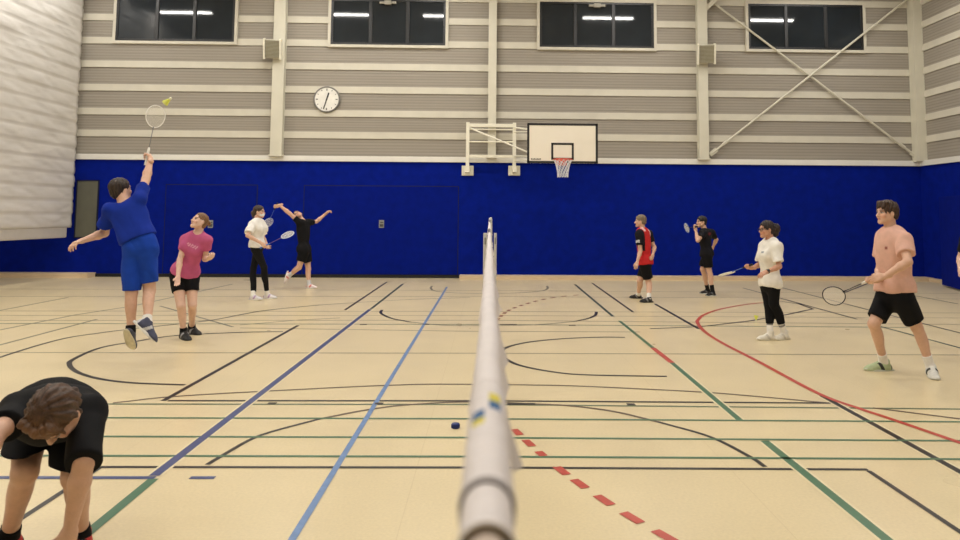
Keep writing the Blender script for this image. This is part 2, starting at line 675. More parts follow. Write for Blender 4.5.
    wv, wf = W.mesh(.0095, folds(lower.get('fold', .004), seed + 9, 30, up))
    wt = np.tile(np.array(lower['col'][:3]), (len(wv), 1))
    if lower.get('paint'):
        lower['paint'](wt, wv)
    mesh_obj(lower['kind'], wv, wf, mat('cloth', None), root, base, True, tint=wt)

    # socks and shoes
    for q in 'LR':
        k_, an = J['k' + q], J['a' + q]
        td = unit(J['t' + q])
        u = J.get('u' + q)
        u = unit(V3(0, 0, 1) - td * td[2]) if u is None else unit(u - td * (u @ td))
        r_ = np.cross(td, u)
        so = socks if not hasattr(socks, 'keys') or 'L' not in socks else socks[q]
        ax = unit(k_ - an)
        Fs = Field()
        topp = an + ax * so['h']
        Fs.add(cut(cone(an - u * .02, an + ax * (so['h'] + .03), .043 * s, .046 * s), topp, ax), .01)
        Fs.add(cone(an, an + td * .06 - u * .03, .042 * s, .036 * s), .02)
        v, f = Fs.mesh(.008)
        tc = np.tile(np.array(so['col'][:3]), (len(v), 1))
        if so.get('band') is not None:
            hh = (v - an) @ ax
            tc[(hh > so['h'] - .05) & (hh < so['h'] - .02)] = so['band'][:3]
        mesh_obj('sock', v, f, mat('cloth', None), root, base, True, tint=tc)
        sp = shoes[q] if 'L' in shoes else shoes
        fs = s * sp.get('size', 1.0)
        Lf = lambda x, y, z: an + r_ * x * fs + td * y * fs + u * z * fs
        U = Field()
        zb = -.083
        U.add(cone(Lf(0, -.028, -.048), Lf(0, .03, -.040), .041 * fs, .043 * fs), .02)
        U.add(cone(Lf(0, .0, -.03), Lf(0, -.005, .005 + sp.get('high', 0)), .043 * fs, .043 * fs), .02)
        U.add(cone(Lf(0, .03, -.026), Lf(.004, .13, -.056), .042 * fs, .037 * fs), .03)
        U.add(ell(Lf(.003, .13, -.064), np.array([r_, td, u]), V3(.047, .065, .036) * fs), .02)
        U.sub(cone(Lf(0, -.004, .05), Lf(0, -.004, .004 + sp.get('high', 0)), .032 * fs, .030 * fs), .004)
        U.keep(Lf(0, 0, zb + .016), -u, .002)
        v, f = U.mesh(.0062)
        tc = np.tile(np.array(sp['col'][:3]), (len(v), 1))
        if sp.get('acc') is not None:
            lo = np.stack([(v - an) @ r_, (v - an) @ td, (v - an) @ u], 1) / fs
            m = (np.abs((lo[:, 1] - .045) - .5 * (lo[:, 2] + .04)) < .016) & (np.abs(lo[:, 0]) > .02)
            tc[m] = sp['acc'][:3]
            tc[lo[:, 1] < -.045] = sp['acc'][:3]
        so_ = mesh_obj('shoe', v, f, mat('shoe_upper', None, .6, .08, 30, .2, 150, attr=True), root, base, True, tint=tc)
        mb = MB()
        out = []
        N = 28
        for i in range(N):
            th = 2 * math.pi * i / N
            y = .050 + .142 * math.cos(th)
            wdt = .039 + .011 * (1 / (1 + math.exp(-(y - .06) * 40)))
            x = wdt * math.copysign(abs(math.sin(th)) ** .75, math.sin(th))
            out.append((x, y))
        vs = []
        for z, sc_ in ((zb, .95), (zb + .004, 1.0), (zb + .02, 1.0), (zb + .024, .93)):
            for x, y in out:
                rise = .012 * max(0, (y - .12) / .07)
                vs.append(Lf(x * sc_, .05 + (y - .05) * sc_, z + rise))
        fc = [(k * N + i, k * N + (i + 1) % N, (k + 1) * N + (i + 1) % N, (k + 1) * N + i) for k in range(3) for i in range(N)]
        fc += [tuple(range(N))[::-1], tuple(3 * N + i for i in range(N))]
        mb.add(vs, fc)
        scol = sp.get('sole', (.75, .75, .72))
        nm = 'sole_%02d%02d%02d' % tuple(int(c * 99) for c in scol[:3])
        mesh_obj('sole', mb.v, mb.f, mat(nm, tuple(scol[:3]) + (1,), .6, .1, 40, .2, 200), so_, base, True)
        lb = MB()
        for i in range(4):
            y = .035 + .022 * i
            z = -.026 + .042 - y * .34
            lb.tube([Lf(-.022, y, z - .012), Lf(-.008, y + .006, z), Lf(.008, y - .006, z), Lf(.022, y, z - .012)], .0032 * fs, 5)
        lc = sp.get('lace', (.8, .8, .8))
        nm = 'lace_%02d%02d%02d' % tuple(int(c * 99) for c in lc[:3])
        mesh_obj('laces', lb.v, lb.f, mat(nm, tuple(lc[:3]) + (1,), .8), so_, base, True)
    if extras:
        extras(root, base, J, A, L, hsz, dict(up=up, rS=rS, fS=fS, pel=pel, Lt=Lt, s=s))
    return root


def joints(spec, H):
    """pixel/depth table -> joint positions. spec entries: (px, py, dY) from the person's Y, arms (px, py, sign)"""
    s = H / 1.75
    Y = spec['Y']
    J = {}
    for k in ('pelvis', 'neck', 'head', 'sL', 'sR', 'kL', 'kR', 'aL', 'aR', 'hL', 'hR'):
        if k in spec:
            q = spec[k]
            J[k] = P(q[0], q[1], Y + q[2])
    for q in 'LR':
        if 'f' + q in spec:          # foot standing on the floor: ground pixel
            J['a' + q] = F(*spec['f' + q]) + V3(0, 0, .083 * s)
    fv = unit(V3(*spec['face'], 0))
    rt = np.cross(fv, V3(0, 0, 1))
    hw = spec.get('hipw', .092) * s
    if 'hL' not in J:
        J['hL'], J['hR'] = J['pelvis'] - rt * hw - V3(0, 0, .04 * s), J['pelvis'] + rt * hw - V3(0, 0, .04 * s)
    for q in 'LR':
        e, w = spec['e' + q], spec['w' + q]
        J['e' + q] = limb(J['s' + q], e[0], e[1], spec.get('Lu', .165) * H, e[2])
        J['w' + q] = limb(J['e' + q], w[0], w[1], spec.get('Lf', .148) * H, w[2])
        t = spec['t' + q]
        J['t' + q] = unit(V3(*t)) if len(t) == 3 else unit(V3(t[0], t[1], 0))
    J['hf'] = unit(V3(*spec['hf']))
    J['hu'] = unit(V3(*spec.get('hu', (0, 0, 1))))
    return J


# ------------------------------------------------------------------ racket, shuttlecock
def racket(label, grip, head_px, sign, nrm, cols, group=None):
    """grip: middle of the hand; head_px: pixel of the middle of the head"""
    hc = limb(grip, head_px[0], head_px[1], .47, sign)
    a = unit(hc - grip)
    hc = grip + a * .47
    n = unit(np.asarray(nrm, float) - a * (np.asarray(nrm, float) @ a))
    w = np.cross(a, n)
    root = empty('badminton_racket', grip, label, 'racket', group)
    ring = [hc + a * .125 * math.cos(t) + w * .105 * math.sin(t) * (1 + .06 * math.cos(t)) for t in np.linspace(0, 2 * math.pi, 41)[:-1]]
    fr = MB()
    fr.tube(ring, .0055, 6, closed=True)
    fr.build('frame', mat('racket_frame_' + cols[0], COLS[cols[0]], .35, .03), root, True)
    st = MB()
    for i in range(-9, 10):
        x = i * .0105
        y = .120 * math.sqrt(max(0, 1 - (x / .105) ** 2))
        st.tube([hc + w * x - a * y, hc + w * x + a * y], .0011, 4, cap=False)
    for i in range(-11, 12):
        y = i * .0105
        x = .103 * math.sqrt(max(0, 1 - (y / .124) ** 2))
        st.tube([hc + a * y - w * x, hc + a * y + w * x], .0011, 4, cap=False)
    st.build('strings', mat('racket_string', srgb(238, 236, 228), .4, .02), root)
    sf = MB()
    sf.tube([grip + a * .10, hc - a * .120], .0045, 8)
    sf.tube([hc - a * .155, hc - a * .118], [.006, .009], 8)
    sf.build('shaft', mat('racket_shaft_' + cols[1], COLS[cols[1]], .3, .03), root, True)
    hn = MB()
    hn.tube([grip - a * .085, grip - a * .075, grip + a * .095, grip + a * .115], [.017, .0145, .0135, .008], 10)
    hn.build('handle', mat('racket_grip_' + cols[2], COLS[cols[2]], .8, .1, 60, .3, 200), root, True)
    return root, a


COLS = dict(white=srgb(235, 233, 228), black=srgb(28, 28, 32), blue=srgb(70, 110, 190), grey=srgb(130, 130, 135), purple=srgb(110, 80, 140), pale=srgb(205, 215, 235))


def shuttle(label, c, ax, ground=False):
    ax = unit(ax)                    # from cork to feathers
    root = empty('shuttlecock', c, label, 'shuttlecock')
    k = MB()
    k.lathe(c, ax, [(.004, -.013), (.010, -.011), (.013, -.004), (.013, .010), (.0125, .012)], 14)
    k.build('cork', mat('cork', srgb(240, 238, 215), .6, .05, 60), root, True)
    f = MB()
    u = unit(np.cross(ax, V3(.3, .2, 1)))
    w = np.cross(ax, u)
    for i in range(16):
        t = 2 * math.pi * i / 16
        t2 = t + .30
        dr, dr2 = math.cos(t) * u + math.sin(t) * w, math.cos(t2) * u + math.sin(t2) * w
        f.add([c + ax * .012 + dr * .011, c + ax * .012 + dr2 * .011, c + ax * .075 + dr2 * .033, c + ax * .082 + (dr + dr2) * .017, c + ax * .075 + dr * .033], [(0, 1, 2, 3, 4)])
    f.build('skirt', mat('shuttle_skirt', srgb(226, 232, 96), .6, .05, 40), root)
    r = MB()
    for h, rad in ((.032, .0185), (.05, .0245)):
        r.tube([c + ax * h + rad * (math.cos(t) * u + math.sin(t) * w) for t in np.linspace(0, 2 * math.pi, 21)[:-1]], .0012, 4, closed=True)
    r.build('band', mat('shuttle_band', srgb(200, 205, 90), .6), root)
    return root

# ------------------------------------------------------------------ the hall
WY = F(560, 278.4)[1]
XR = F(919, 279)[0]
XC = P(72, 225, WY - .3)[0]
XL, YN, ZC = -21.0, -5.0, 9.0
wz = lambda px, py: P(px, py, WY)[2]
Z_TRIM0, Z_TRIM1 = wz(560, 163.5), wz(560, 158.2)
m_cream = mat('cream_paint', srgb(208, 204, 188), .55, .03, 3)
m_trim = mat('white_trim', srgb(228, 226, 220), .5, .03, 3)
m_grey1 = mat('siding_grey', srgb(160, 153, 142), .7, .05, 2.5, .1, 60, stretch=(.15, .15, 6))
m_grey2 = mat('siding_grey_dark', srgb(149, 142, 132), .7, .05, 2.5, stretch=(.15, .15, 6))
m_board = mat('siding_board', srgb(207, 202, 188), .6, .04, 3)
m_blue = mat('blue_impact_wall', srgb(3, 26, 130), .85, .12, 5, .25, 90, spec=.08)
m_blue2 = mat('blue_gate', srgb(3, 24, 124), .85, .10, 5, .25, 90, spec=.08)
m_seam = mat('blue_seam', srgb(4, 12, 52), .8)
m_base = mat('wood_skirting', srgb(214, 190, 158), .5, .08, 5, stretch=(1, 1, 10))
m_dark = mat('dark_rubber', srgb(14, 14, 20), .7)
m_steel = mat('plate_steel', srgb(150, 152, 150), .45, .08, 20, metal=.3)
m_white = mat('white_enamel', srgb(232, 228, 212), .4, .03, 10)
m_ceil = mat('ceiling_paint', srgb(205, 200, 190), .8, .03)

# floor
def floor_mat():
    m = mat('sport_floor', srgb(219, 202, 163), .30, .035, 1.3, .0)
    nt = m.node_tree
    bs = nt.nodes['Principled BSDF']
    tc = nt.nodes['Texture Coordinate']
    # fine speckle of the linoleum
    n1 = nt.nodes.new('ShaderNodeTexNoise')
    n1.inputs['Scale'].default_value = 55
    n1.inputs['Detail'].default_value = 5
    nt.links.new(tc.outputs['Object'], n1.inputs['Vector'])
    mr = nt.nodes.new('ShaderNodeMapRange')
    mr.inputs['From Min'].default_value = .3
    mr.inputs['From Max'].default_value = .7
    mr.inputs['To Min'].default_value = .95
    mr.inputs['To Max'].default_value = 1.05
    nt.links.new(n1.outputs[0], mr.inputs['Value'])
    old = bs.inputs['Base Color'].links[0].from_socket
    vm = nt.nodes.new('ShaderNodeVectorMath')
    vm.operation = 'SCALE'
    nt.links.new(old, vm.inputs[0])
    nt.links.new(mr.outputs[0], vm.inputs['Scale'])
    # faint sheet joints every 2 m across the hall
    br = nt.nodes.new('ShaderNodeTexBrick')
    br.offset = 0
    br.inputs['Color1'].default_value = br.inputs['Color2'].default_value = (1, 1, 1, 1)
    br.inputs['Mortar'].default_value = (.86, .83, .78, 1)
    br.inputs['Scale'].default_value = 1
    br.inputs['Mortar Size'].default_value = .003
    br.inputs['Brick Width'].default_value = 2.0
    br.inputs['Row Height'].default_value = 40
    mp = nt.nodes.new('ShaderNodeMapping')
    mp.inputs['Location'].default_value = (.45, 13.3, 0)
    nt.links.new(tc.outputs['Object'], mp.inputs['Vector'])
    nt.links.new(mp.outputs[0], br.inputs['Vector'])
    mx = nt.nodes.new('ShaderNodeMix')
    mx.data_type = 'RGBA'
    mx.blend_type = 'MULTIPLY'
    mx.inputs[0].default_value = .6
    nt.links.new(vm.outputs[0], mx.inputs[6])
    nt.links.new(br.outputs[0], mx.inputs[7])
    nt.links.new(mx.outputs[2], bs.inputs['Base Color'])
    # worn patches change the sheen
    n3 = nt.nodes.new('ShaderNodeTexNoise')
    n3.inputs['Scale'].default_value = .8
    nt.links.new(tc.outputs['Object'], n3.inputs['Vector'])
    m3 = nt.nodes.new('ShaderNodeMapRange')
    m3.inputs['To Min'].default_value = .25
    m3.inputs['To Max'].default_value = .34
    nt.links.new(n3.outputs[0], m3.inputs['Value'])
    nt.links.new(m3.outputs[0], bs.inputs['Roughness'])
    return m


fl = tag(MB().box((XL, YN, -.1), (XR + .1, WY + .1, 0)).build('floor', floor_mat()), kind='structure')
tag(MB().box((XL, YN, ZC), (XR + .1, WY + .1, ZC + .1)).build('ceiling', m_ceil), kind='structure')
tag(MB().box((XL - .1, YN, 0), (XL, WY + .1, ZC)).build('wall_left', m_ceil), kind='structure')
tag(MB().box((XL, YN - .1, 0), (XR, YN, ZC)).build('wall_front', m_ceil), kind='structure')

# siding: light boards between bands of ribbed grey panels
bands = [wz(560, y) for y in (137.3, 115.8, 92.3, 69.2, 46.2, 23.3)]
stp = bands[-1] - bands[-2]
while bands[-1] < ZC - .5:
    bands.append(bands[-1] + stp)
prof = []          # (z0, z1, depth, material)
z = Z_TRIM1 - .02
for b in bands:
    n = 6
    z1 = b - .088
    hgt = (z1 - z) / n
    for i in range(n):
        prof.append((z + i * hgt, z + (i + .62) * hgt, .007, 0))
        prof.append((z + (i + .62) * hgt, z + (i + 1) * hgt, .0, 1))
    prof.append((z1, b + .088, .035, 2))
    z = b + .088
prof.append((z, ZC, .0, 0))


def siding(a, b, nrm):
    a, b, nrm = V3(*a), V3(*b), V3(*nrm)
    mb = MB()
    pd = prof[0][2]
    for (z0, z1, d, mi) in prof:
        z1 = min(z1, ZC)
        if z0 >= ZC:
            break
        for p in ((a, b),):
            if abs(d - pd) > 1e-6:
                mb.add([p[0] + nrm * pd + V3(0, 0, z0), p[1] + nrm * pd + V3(0, 0, z0), p[1] + nrm * d + V3(0, 0, z0), p[0] + nrm * d + V3(0, 0, z0)], [(0, 1, 2, 3)], mi)
            mb.add([p[0] + nrm * d + V3(0, 0, z0), p[1] + nrm * d + V3(0, 0, z0), p[1] + nrm * d + V3(0, 0, z1), p[0] + nrm * d + V3(0, 0, z1)], [(0, 1, 2, 3)], mi)
        pd = d
    return mb


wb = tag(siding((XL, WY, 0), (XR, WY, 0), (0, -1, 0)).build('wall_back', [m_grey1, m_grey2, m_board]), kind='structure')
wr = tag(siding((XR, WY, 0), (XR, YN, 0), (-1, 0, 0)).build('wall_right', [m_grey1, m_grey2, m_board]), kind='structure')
pw = MB()
pw.box((XL, WY - .06, .05), (XR, WY + .05, Z_TRIM0 + .01))
pw.build('blue_padding', m_blue, wb)
pr = MB()
pr.box((XR - .06, YN, .05), (XR + .05, WY - .06, Z_TRIM0 + .01))
pr.build('blue_padding', m_blue, wr)
tb = MB()
tb.box((XL, WY - .11, Z_TRIM0), (XR, WY, Z_TRIM1), bev=.008)
tag(tb.build('trim_1', m_trim), kind='structure')
tb = MB()
tb.box((XR - .11, YN, Z_TRIM0), (XR, WY - .11, Z_TRIM1), bev=.008)
tag(tb.build('trim_2', m_trim), kind='structure')
xb0, xb1 = P(97, 276, WY)[0], P(460, 277, WY)[0]
YB = WY - .06
bb = MB()
bb.box((XL, YB - .40, 0), (xb0, YB, .11), bev=.004)
bb.box((xb1, YB - .40, 0), (XR - .06, YB, .095), bev=.004)
tag(bb.build('baseboard_back', m_base), kind='structure')
bb = MB()
bb.box((XR - .20, YN, 0), (XR - .06, WY - .46, .085), bev=.004)
tag(bb.build('baseboard_right', m_base), kind='structure')
bb = MB()
bb.box((xb0, YB - .03, 0), (xb1, YB, .085))
tag(bb.build('trim_3', m_dark), kind='structure')

# equipment room gates in the blue wall
def gate(i, x0, x1, y0, hx, hy, edge_l=True):
    a, b = P(x0, y0, YB), P(x1, y0 + (x1 - x0) * .006, YB)
    zt = a[2]
    d = empty('door_%d' % i, ((a[0] + b[0]) / 2, YB, 0), kind='structure')
    mb = MB()
    mb.box((a[0] + .02, YB - .018, .09), (b[0] - .02, YB, zt - .02), bev=.004)
    mb.build('gate_leaf', m_blue2, d)
    s = MB()
    s.box((a[0], YB - .006, .09), (a[0] + .02, YB, zt))
    s.box((b[0] - .02, YB - .006, .09), (b[0], YB, zt))
    s.box((a[0], YB - .006, zt - .02), (b[0], YB, zt))
    s.build('gate_seam', m_seam, d)
    c = P(hx, hy, YB - .02)
    h = MB()
    h.box((c[0] - .065, YB - .028, c[2] - .10), (c[0] + .065, YB - .017, c[2] + .10), bev=.004)
    hp = h.build('handle_plate', m_steel, d)
    g = MB()
    g.box((c[0] - .045, YB - .034, c[2] - .07), (c[0] + .045, YB - .027, c[2] - .005), bev=.003)
    g.box((c[0] - .03, YB - .04, c[2] + .03), (c[0] + .05, YB - .027, c[2] + .055), bev=.004)
    g.build('handle', mat('handle_dark', srgb(70, 72, 74), .4), hp)


gate(1, 166, 258, 184, 210.5, 224)
gate(2, 304, 459, 185, 381.5, 224)
a, b = P(77.5, 180, YB), P(97, 238, YB)
d3 = empty('door_3', ((a[0] + b[0]) / 2, YB, 0), kind='structure')
q = MB()
q.box((a[0] + .02, YB - .025, b[2] + .02), (b[0] - .02, YB, a[2] - .02))
q.build('grey_leaf', mat('olive_grey_panel', srgb(96, 96, 84), .5, .08, 3), d3)
q = MB()
for lo, hi in (((a[0], b[2]), (a[0] + .025, a[2])), ((b[0] - .025, b[2]), (b[0], a[2])), ((a[0], a[2] - .025), (b[0], a[2])), ((a[0], b[2]), (b[0], b[2] + .025))):
    q.box((lo[0], YB - .04, lo[1]), (hi[0], YB, hi[1]))
q.build('door_frame', m_seam, d3)
# blue gate standing out from the right-hand wall
g0, g1 = F(942, 286.5), F(985, 298)
gz = P(944, 197, g0[1])[2]
d4 = empty('door_4', (g0[0], g0[1], 0), kind='structure')
dv = unit(V3(g1[0] - g0[0], g1[1] - g0[1], 0))
dn = V3(-dv[1], dv[0], 0)
gc = (g0 + g1) / 2
q = MB()
q.obox(V3(gc[0], gc[1], gz / 2 + .02) + dn * .03, (dv, dn, (0, 0, 1)), (np.linalg.norm(g1 - g0) / 2, .03, gz / 2 - .02), bev=.008)
q.obox((V3(g0[0], g0[1], 0) + V3(XR, g0[1] + .25, 0)) / 2 + V3(.05, 0, gz / 2 + .02), (V3(XR, g0[1] + .25, 0) - V3(g0[0], g0[1], 0), np.cross(V3(0, 0, 1), V3(XR, g0[1] + .25, 0) - V3(g0[0], g0[1], 0)), (0, 0, 1)), ((XR - g0[0]) / 2 - .04, .03, gz / 2 - .02))
q.build('gate_leaf', m_blue2, d4)

# windows
m_glass = mat('dark_glass', srgb(36, 42, 48), .05, .15, 1.5, spec=.45)
m_frame = mat('window_frame_dark', srgb(27, 28, 31), .4, .05)
for i, (x0, x1, yt, yb, mull, opener) in enumerate(((116.5, 235, -3.0, 41.8, (158, 195.5), None), (331, 445.5, 0.2, 45.5, (371, 408), 388), (539.5, 653.5, 3.2, 48.2, (575, 613), 597), (748, 862.5, 5.2, 50.2, (785, 824.5), None))):
    c0, c1 = P(x0, yb, WY), P(x1, yb, WY)
    zt = P((x0 + x1) / 2, yt, WY)[2]
    zb = (c0[2] + c1[2]) / 2
    X0, X1 = c0[0], c1[0]
    wn = empty('window_%d' % (i + 1), ((X0 + X1) / 2, WY, zb), kind='structure')
    fr = MB()
    yf0, yf1 = WY - .075, WY - .0
    t = .06
    fr.box((X0, yf0, zb), (X1, yf1, zb + t), bev=.006)
    fr.box((X0, yf0, zt - t), (X1, yf1, zt), bev=.006)
    fr.box((X0, yf0, zb + t), (X0 + t, yf1, zt - t), bev=.006)
    fr.box((X1 - t, yf0, zb + t), (X1, yf1, zt - t), bev=.006)
    for mx_ in mull:
        xm = P(mx_, 25, WY)[0]
        fr.box((xm - .045, yf0 - .006, zb + t), (xm + .045, yf1, zt - t), bev=.006)
    fr.build('window_frame', m_frame, wn)
    gl = MB()
    gl.add([(X0 + t, WY - .05, zb + t), (X1 - t, WY - .05, zb + t), (X1 - t, WY - .05, zt - t), (X0 + t, WY - .05, zt - t)], [(0, 1, 2, 3)])
    gl.build('pane', m_glass, wn)
    su = MB()
    t2 = .075
    su.box((X0 - t2, WY - .085, zb - t2), (X1 + t2, WY, zb), bev=.005)
    su.box((X0 - t2, WY - .085, zb), (X0, WY, zt + t2), bev=.005)
    su.box((X1, WY - .085, zb), (X1 + t2, WY, zt + t2), bev=.005)
    su.box((X0, WY - .085, zt), (X1, WY, zt + t2), bev=.005)
    su.build('window_sill', m_board, wn)
    if opener:
        c = P(opener, yt + 2.5, WY - .1)
        op = MB()
        op.box((c[0] - .22, WY - .13, c[2] - .03), (c[0] + .22, WY - .07, c[2] + .03), bev=.006)
        op.box((c[0] - .09, WY - .16, c[2] - .06), (c[0] + .09, WY - .07, c[2] + .05), bev=.008)
        op.build('window_opener', mat('opener_grey', srgb(165, 160, 148), .5), wn)

# steel columns
cols = []
for n_, (xa, xb2, py) in enumerate(((269.7, 281.5, 157), (487.6, 495.8, 159), (699.3, 709.2, 161), (917.0, 929.0, 163))):
    c0, c1 = P(xa, py, WY - .2), P(xb2, py, WY - .2)
    x0, x1 = c0[0], c1[0]
    if n_ == 3:
        x0, x1 = P(916.2, 100, WY - .3)[0], P(927, 100, WY - .3)[0]
    mb = MB()
    if n_ < 3:       # H section seen on its flange
        mb.box((x0, WY - .22, Z_TRIM1 - .02), (x1, WY - .195, ZC), bev=.004)
        mb.box(((x0 + x1) / 2 - .02, WY - .2, Z_TRIM1 - .02), ((x0 + x1) / 2 + .02, WY, ZC))
        mb.box((x0, WY - .05, Z_TRIM1 - .02), (x1, WY - .03, ZC))
    else:
        mb.box((x0, WY - .3, Z_TRIM1 - .02), (x1, WY - .02, ZC), bev=.006)
    fp = MB()
    o = mb.build('column', m_cream)
    tag(o, kind='structure')
    fp.box((x0 - .03, WY - .25, Z_TRIM1 - .03), (x1 + .03, WY - .01, Z_TRIM1 + .015), bev=.004)
    fp.build('foot_plate', m_cream, o, base=(0, 0, 0))
    cols.append((x0, x1))
# wind bracing between the two end columns
for n_, (p0, p1, dy) in enumerate((((711, 1), (917, 157), .10), ((905, 1), (711, 154), .145))):
    A_, B_ = P(*p0, WY - dy), P(*p1, WY - dy)
    D_ = A_ + (A_ - B_) * .35
    mb = MB()
    mb.bar(B_, D_, .028, 10)
    mb.obox(B_ + (A_ - B_) * .012, (unit(A_ - B_), (0, 1, 0), np.cross(unit(A_ - B_), (0, 1, 0))), (.12, .015, .06), bev=.004)
    mb.bar(B_ + (A_ - B_) * .06, B_ + (A_ - B_) * .085, .042, 10)
    tag(mb.build('beam', m_cream, smooth=False), kind='structure')
# haunch bracket on the third column
mb = MB()
h0 = P(703, 8, WY - .15)
mb.obox(h0 + V3(.22, -.0, .12), ((1, 0, .95), (0, 1, 0), (-.95, 0, 1)), (.3, .03, .06), bev=.005)
tag(mb.build('beam', m_cream), kind='structure')

# wall loudspeakers on the columns
for lab, (x0, x1, y0, y1), tilt in (('pale grilled wall loudspeaker on the column beside the wall clock', (264, 280.5, 39, 59), .20),
                                    ('pale grilled wall loudspeaker on the column beside the crossed braces', (698, 715, 44, 64), -.20)):
    c = P((x0 + x1) / 2, (y0 + y1) / 2, WY - .42)
    w_ = (P(x1, y0, WY - .42) - P(x0, y0, WY - .42))[0] / 2
    h_ = (P(x0, y0, WY - .42) - P(x0, y1, WY - .42))[2] / 2
    root = empty('wall_speaker', c, lab, 'loudspeaker')
    f = unit(V3(tilt, -1, -.30))
    r = unit(np.cross(f, V3(0, 0, 1)))
    u = np.cross(r, f)
    mb = MB()
    mb.obox(c - f * .07, (r, f, u), (w_ * .88, .10, h_ * .9), bev=.012)
    mb.build('speaker_box', mat('speaker_box', srgb(190, 184, 168), .5), root)
    gr = MB()
    for k in range(13):
        gr.obox(c + f * .04 + u * h_ * .85 * (k - 6) / 6.5, (r, f, u), (w_ * .84, .008, h_ * .035))
    gr.build('grille', mat('speaker_grille', srgb(150, 146, 126), .5), root)
    for sg in (-1, 1):
        sd = MB()
        sd.obox(c + r * sg * w_ * .94 - f * .03, (r, f, u), (.022, .13, h_), bev=.01)
        sd.build('side_panel', m_white, root)
    bk = MB()
    bk.bar(c - f * .15, V3(c[0], WY - .2, c[2] + .02), .03, 8)
    bk.build('bracket', m_cream, root)

# wall clock
c = P(327, 99.5, WY - .05)
R_ = 13.3 / FPX * WY * .995
ck = empty('wall_clock', (c[0], WY - .04, c[2]), 'round white wall clock with grey rim on the ribbed wall', 'clock')
mb = MB()
mb.lathe((c[0], WY - .02, c[2]), (0, -1, 0), [(R_ * .98, 0), (R_, .02), (R_, .06), (R_ * .96, .075), (R_ * .90, .075), (R_ * .89, .06)], 48)
mb.build('clock_rim', mat('clock_rim', srgb(128, 126, 124), .35, metal=.4), ck, True)
mb = MB()
mb.lathe((c[0], WY - .02, c[2]), (0, -1, 0), [(R_ * .905, .05), (R_ * .905, .062)], 48)
face = mb.build('clock_face', mat('clock_face', srgb(232, 230, 224), .4), ck)
for i in range(12):
    mk = MB()
    t = math.pi / 6 * i
    dr = V3(math.sin(t), 0, math.cos(t))
    L_ = .035 if i % 3 else .055
    mk.obox(c + dr * (R_ * .82 - L_ / 2) + V3(0, -.034, 0), (dr, (0, 1, 0), np.cross(dr, (0, 1, 0))), (L_ / 2, .002, .008 if i % 3 else .012))
    mk.build('hour_mark', mat('clock_marks', srgb(60, 58, 58), .5), face)
for nm, ang, L_, w_ in (('hour_hand', 17, .52, .017), ('minute_hand', 197, .78, .013)):
    t = math.radians(ang)
    dr = V3(math.sin(t), 0, math.cos(t))
    hb = MB()
    hb.obox(c + dr * (L_ * R_ / 2 - .02) + V3(0, -.042, 0), (dr, (0, 1, 0), np.cross(dr, (0, 1, 0))), (L_ * R_ / 2 + .02, .002, w_))
    hb.build(nm, mat('clock_hand', srgb(14, 14, 14), .4), ck)
hb = MB()
hb.lathe((c[0], c[1] - .035, c[2]), (0, -1, 0), [(.02, 0), (.02, .012)], 14)
hb.build('hand_cap', mat('clock_hand', None), ck)

# dividing curtain, raised off the floor
YE = WY - .30
zt_ = lambda px, py: PXP(px, py, XC)[2]
Z_BAND, Z_BOT = P(72, 227.5, YE)[2], P(68, 237.5, YE)[2]
m_curt = mat('curtain_vinyl', srgb(212, 208, 203), .45, .04, 2.0, .12, 30)
pitch = .335
zs = []
z = Z_BAND
while z < ZC - .02:
    for k in range(8):
        zs.append(z + pitch * k / 8)
    z += pitch
ys = np.linspace(YN + 6.5, YE, 190)
zs = np.array(zs)
YY, ZZ = np.meshgrid(ys, zs, indexing='ij')
ph = ((ZZ - Z_BAND) / pitch) % 1.0
row = np.floor((ZZ - Z_BAND) / pitch)
bul = .034 * (np.sin(np.pi * ph) ** .30) * (1 - .45 * ph)
wr_ = np.zeros_like(YY)
for k in range(14):
    kx, kz, pp = rng.uniform(1.0, 5.5), rng.uniform(-9, 9), rng.uniform(0, 6.28)
    wr_ += np.sin(YY * kx + ZZ * kz + pp + row * rng.uniform(0, 3)) / 14
col_seam = .010 * np.exp(-(((YY + .35 * (row % 2)) / 1.4 % 1.0 - .5) / .02) ** 2)
for k in range(9):
    kx, kz, pp = rng.uniform(.8, 2.6), rng.choice([-1, 1, 1]) * rng.uniform(2.5, 7), rng.uniform(0, 6.28)
    wr_ -= .26 * (1 - np.abs(np.sin(YY * kx + ZZ * kz + pp + row * 1.7))) ** 6
DX = bul + .036 * wr_ * np.sin(np.pi * np.clip(ph, 0, 1)) ** .8 - col_seam
nY, nZ = YY.shape
V = np.stack([XC - .02 + DX, YY, ZZ], -1).reshape(-1, 3)
V2 = np.stack([XC - .34 - DX, YY, ZZ], -1).reshape(-1, 3)
fc, N0 = [], nY * nZ
for i in range(nY - 1):
    for j in range(nZ - 1):
        q = i * nZ + j
        fc.append((q, q + nZ, q + nZ + 1, q + 1))
        fc.append((N0 + q, N0 + q + 1, N0 + q + nZ + 1, N0 + q + nZ))
for j in range(nZ - 1):
    q = (nY - 1) * nZ + j
    fc.append((q, N0 + q, N0 + q + 1, q + 1))
for i in range(nY - 1):
    q = i * nZ
    fc.append((q, N0 + q, N0 + q + nZ, q + nZ))
cur = empty('divider_curtain', (XC, (YN + YE) / 2, Z_BOT), 'big white quilted dividing curtain raised off the floor beside the court', 'curtain')
mesh_obj('curtain_sheet', np.concatenate([V, V2]), fc, m_curt, cur, np.array(cur.location), True)
mb = MB()
mb.box((XC - .31, YN + 6.5, Z_BOT), (XC - .03, YE - .14, Z_BAND + .03), bev=.04)
mb.build('bottom_bar', mat('curtain_bar', srgb(200, 194, 186), .45, .03), cur)

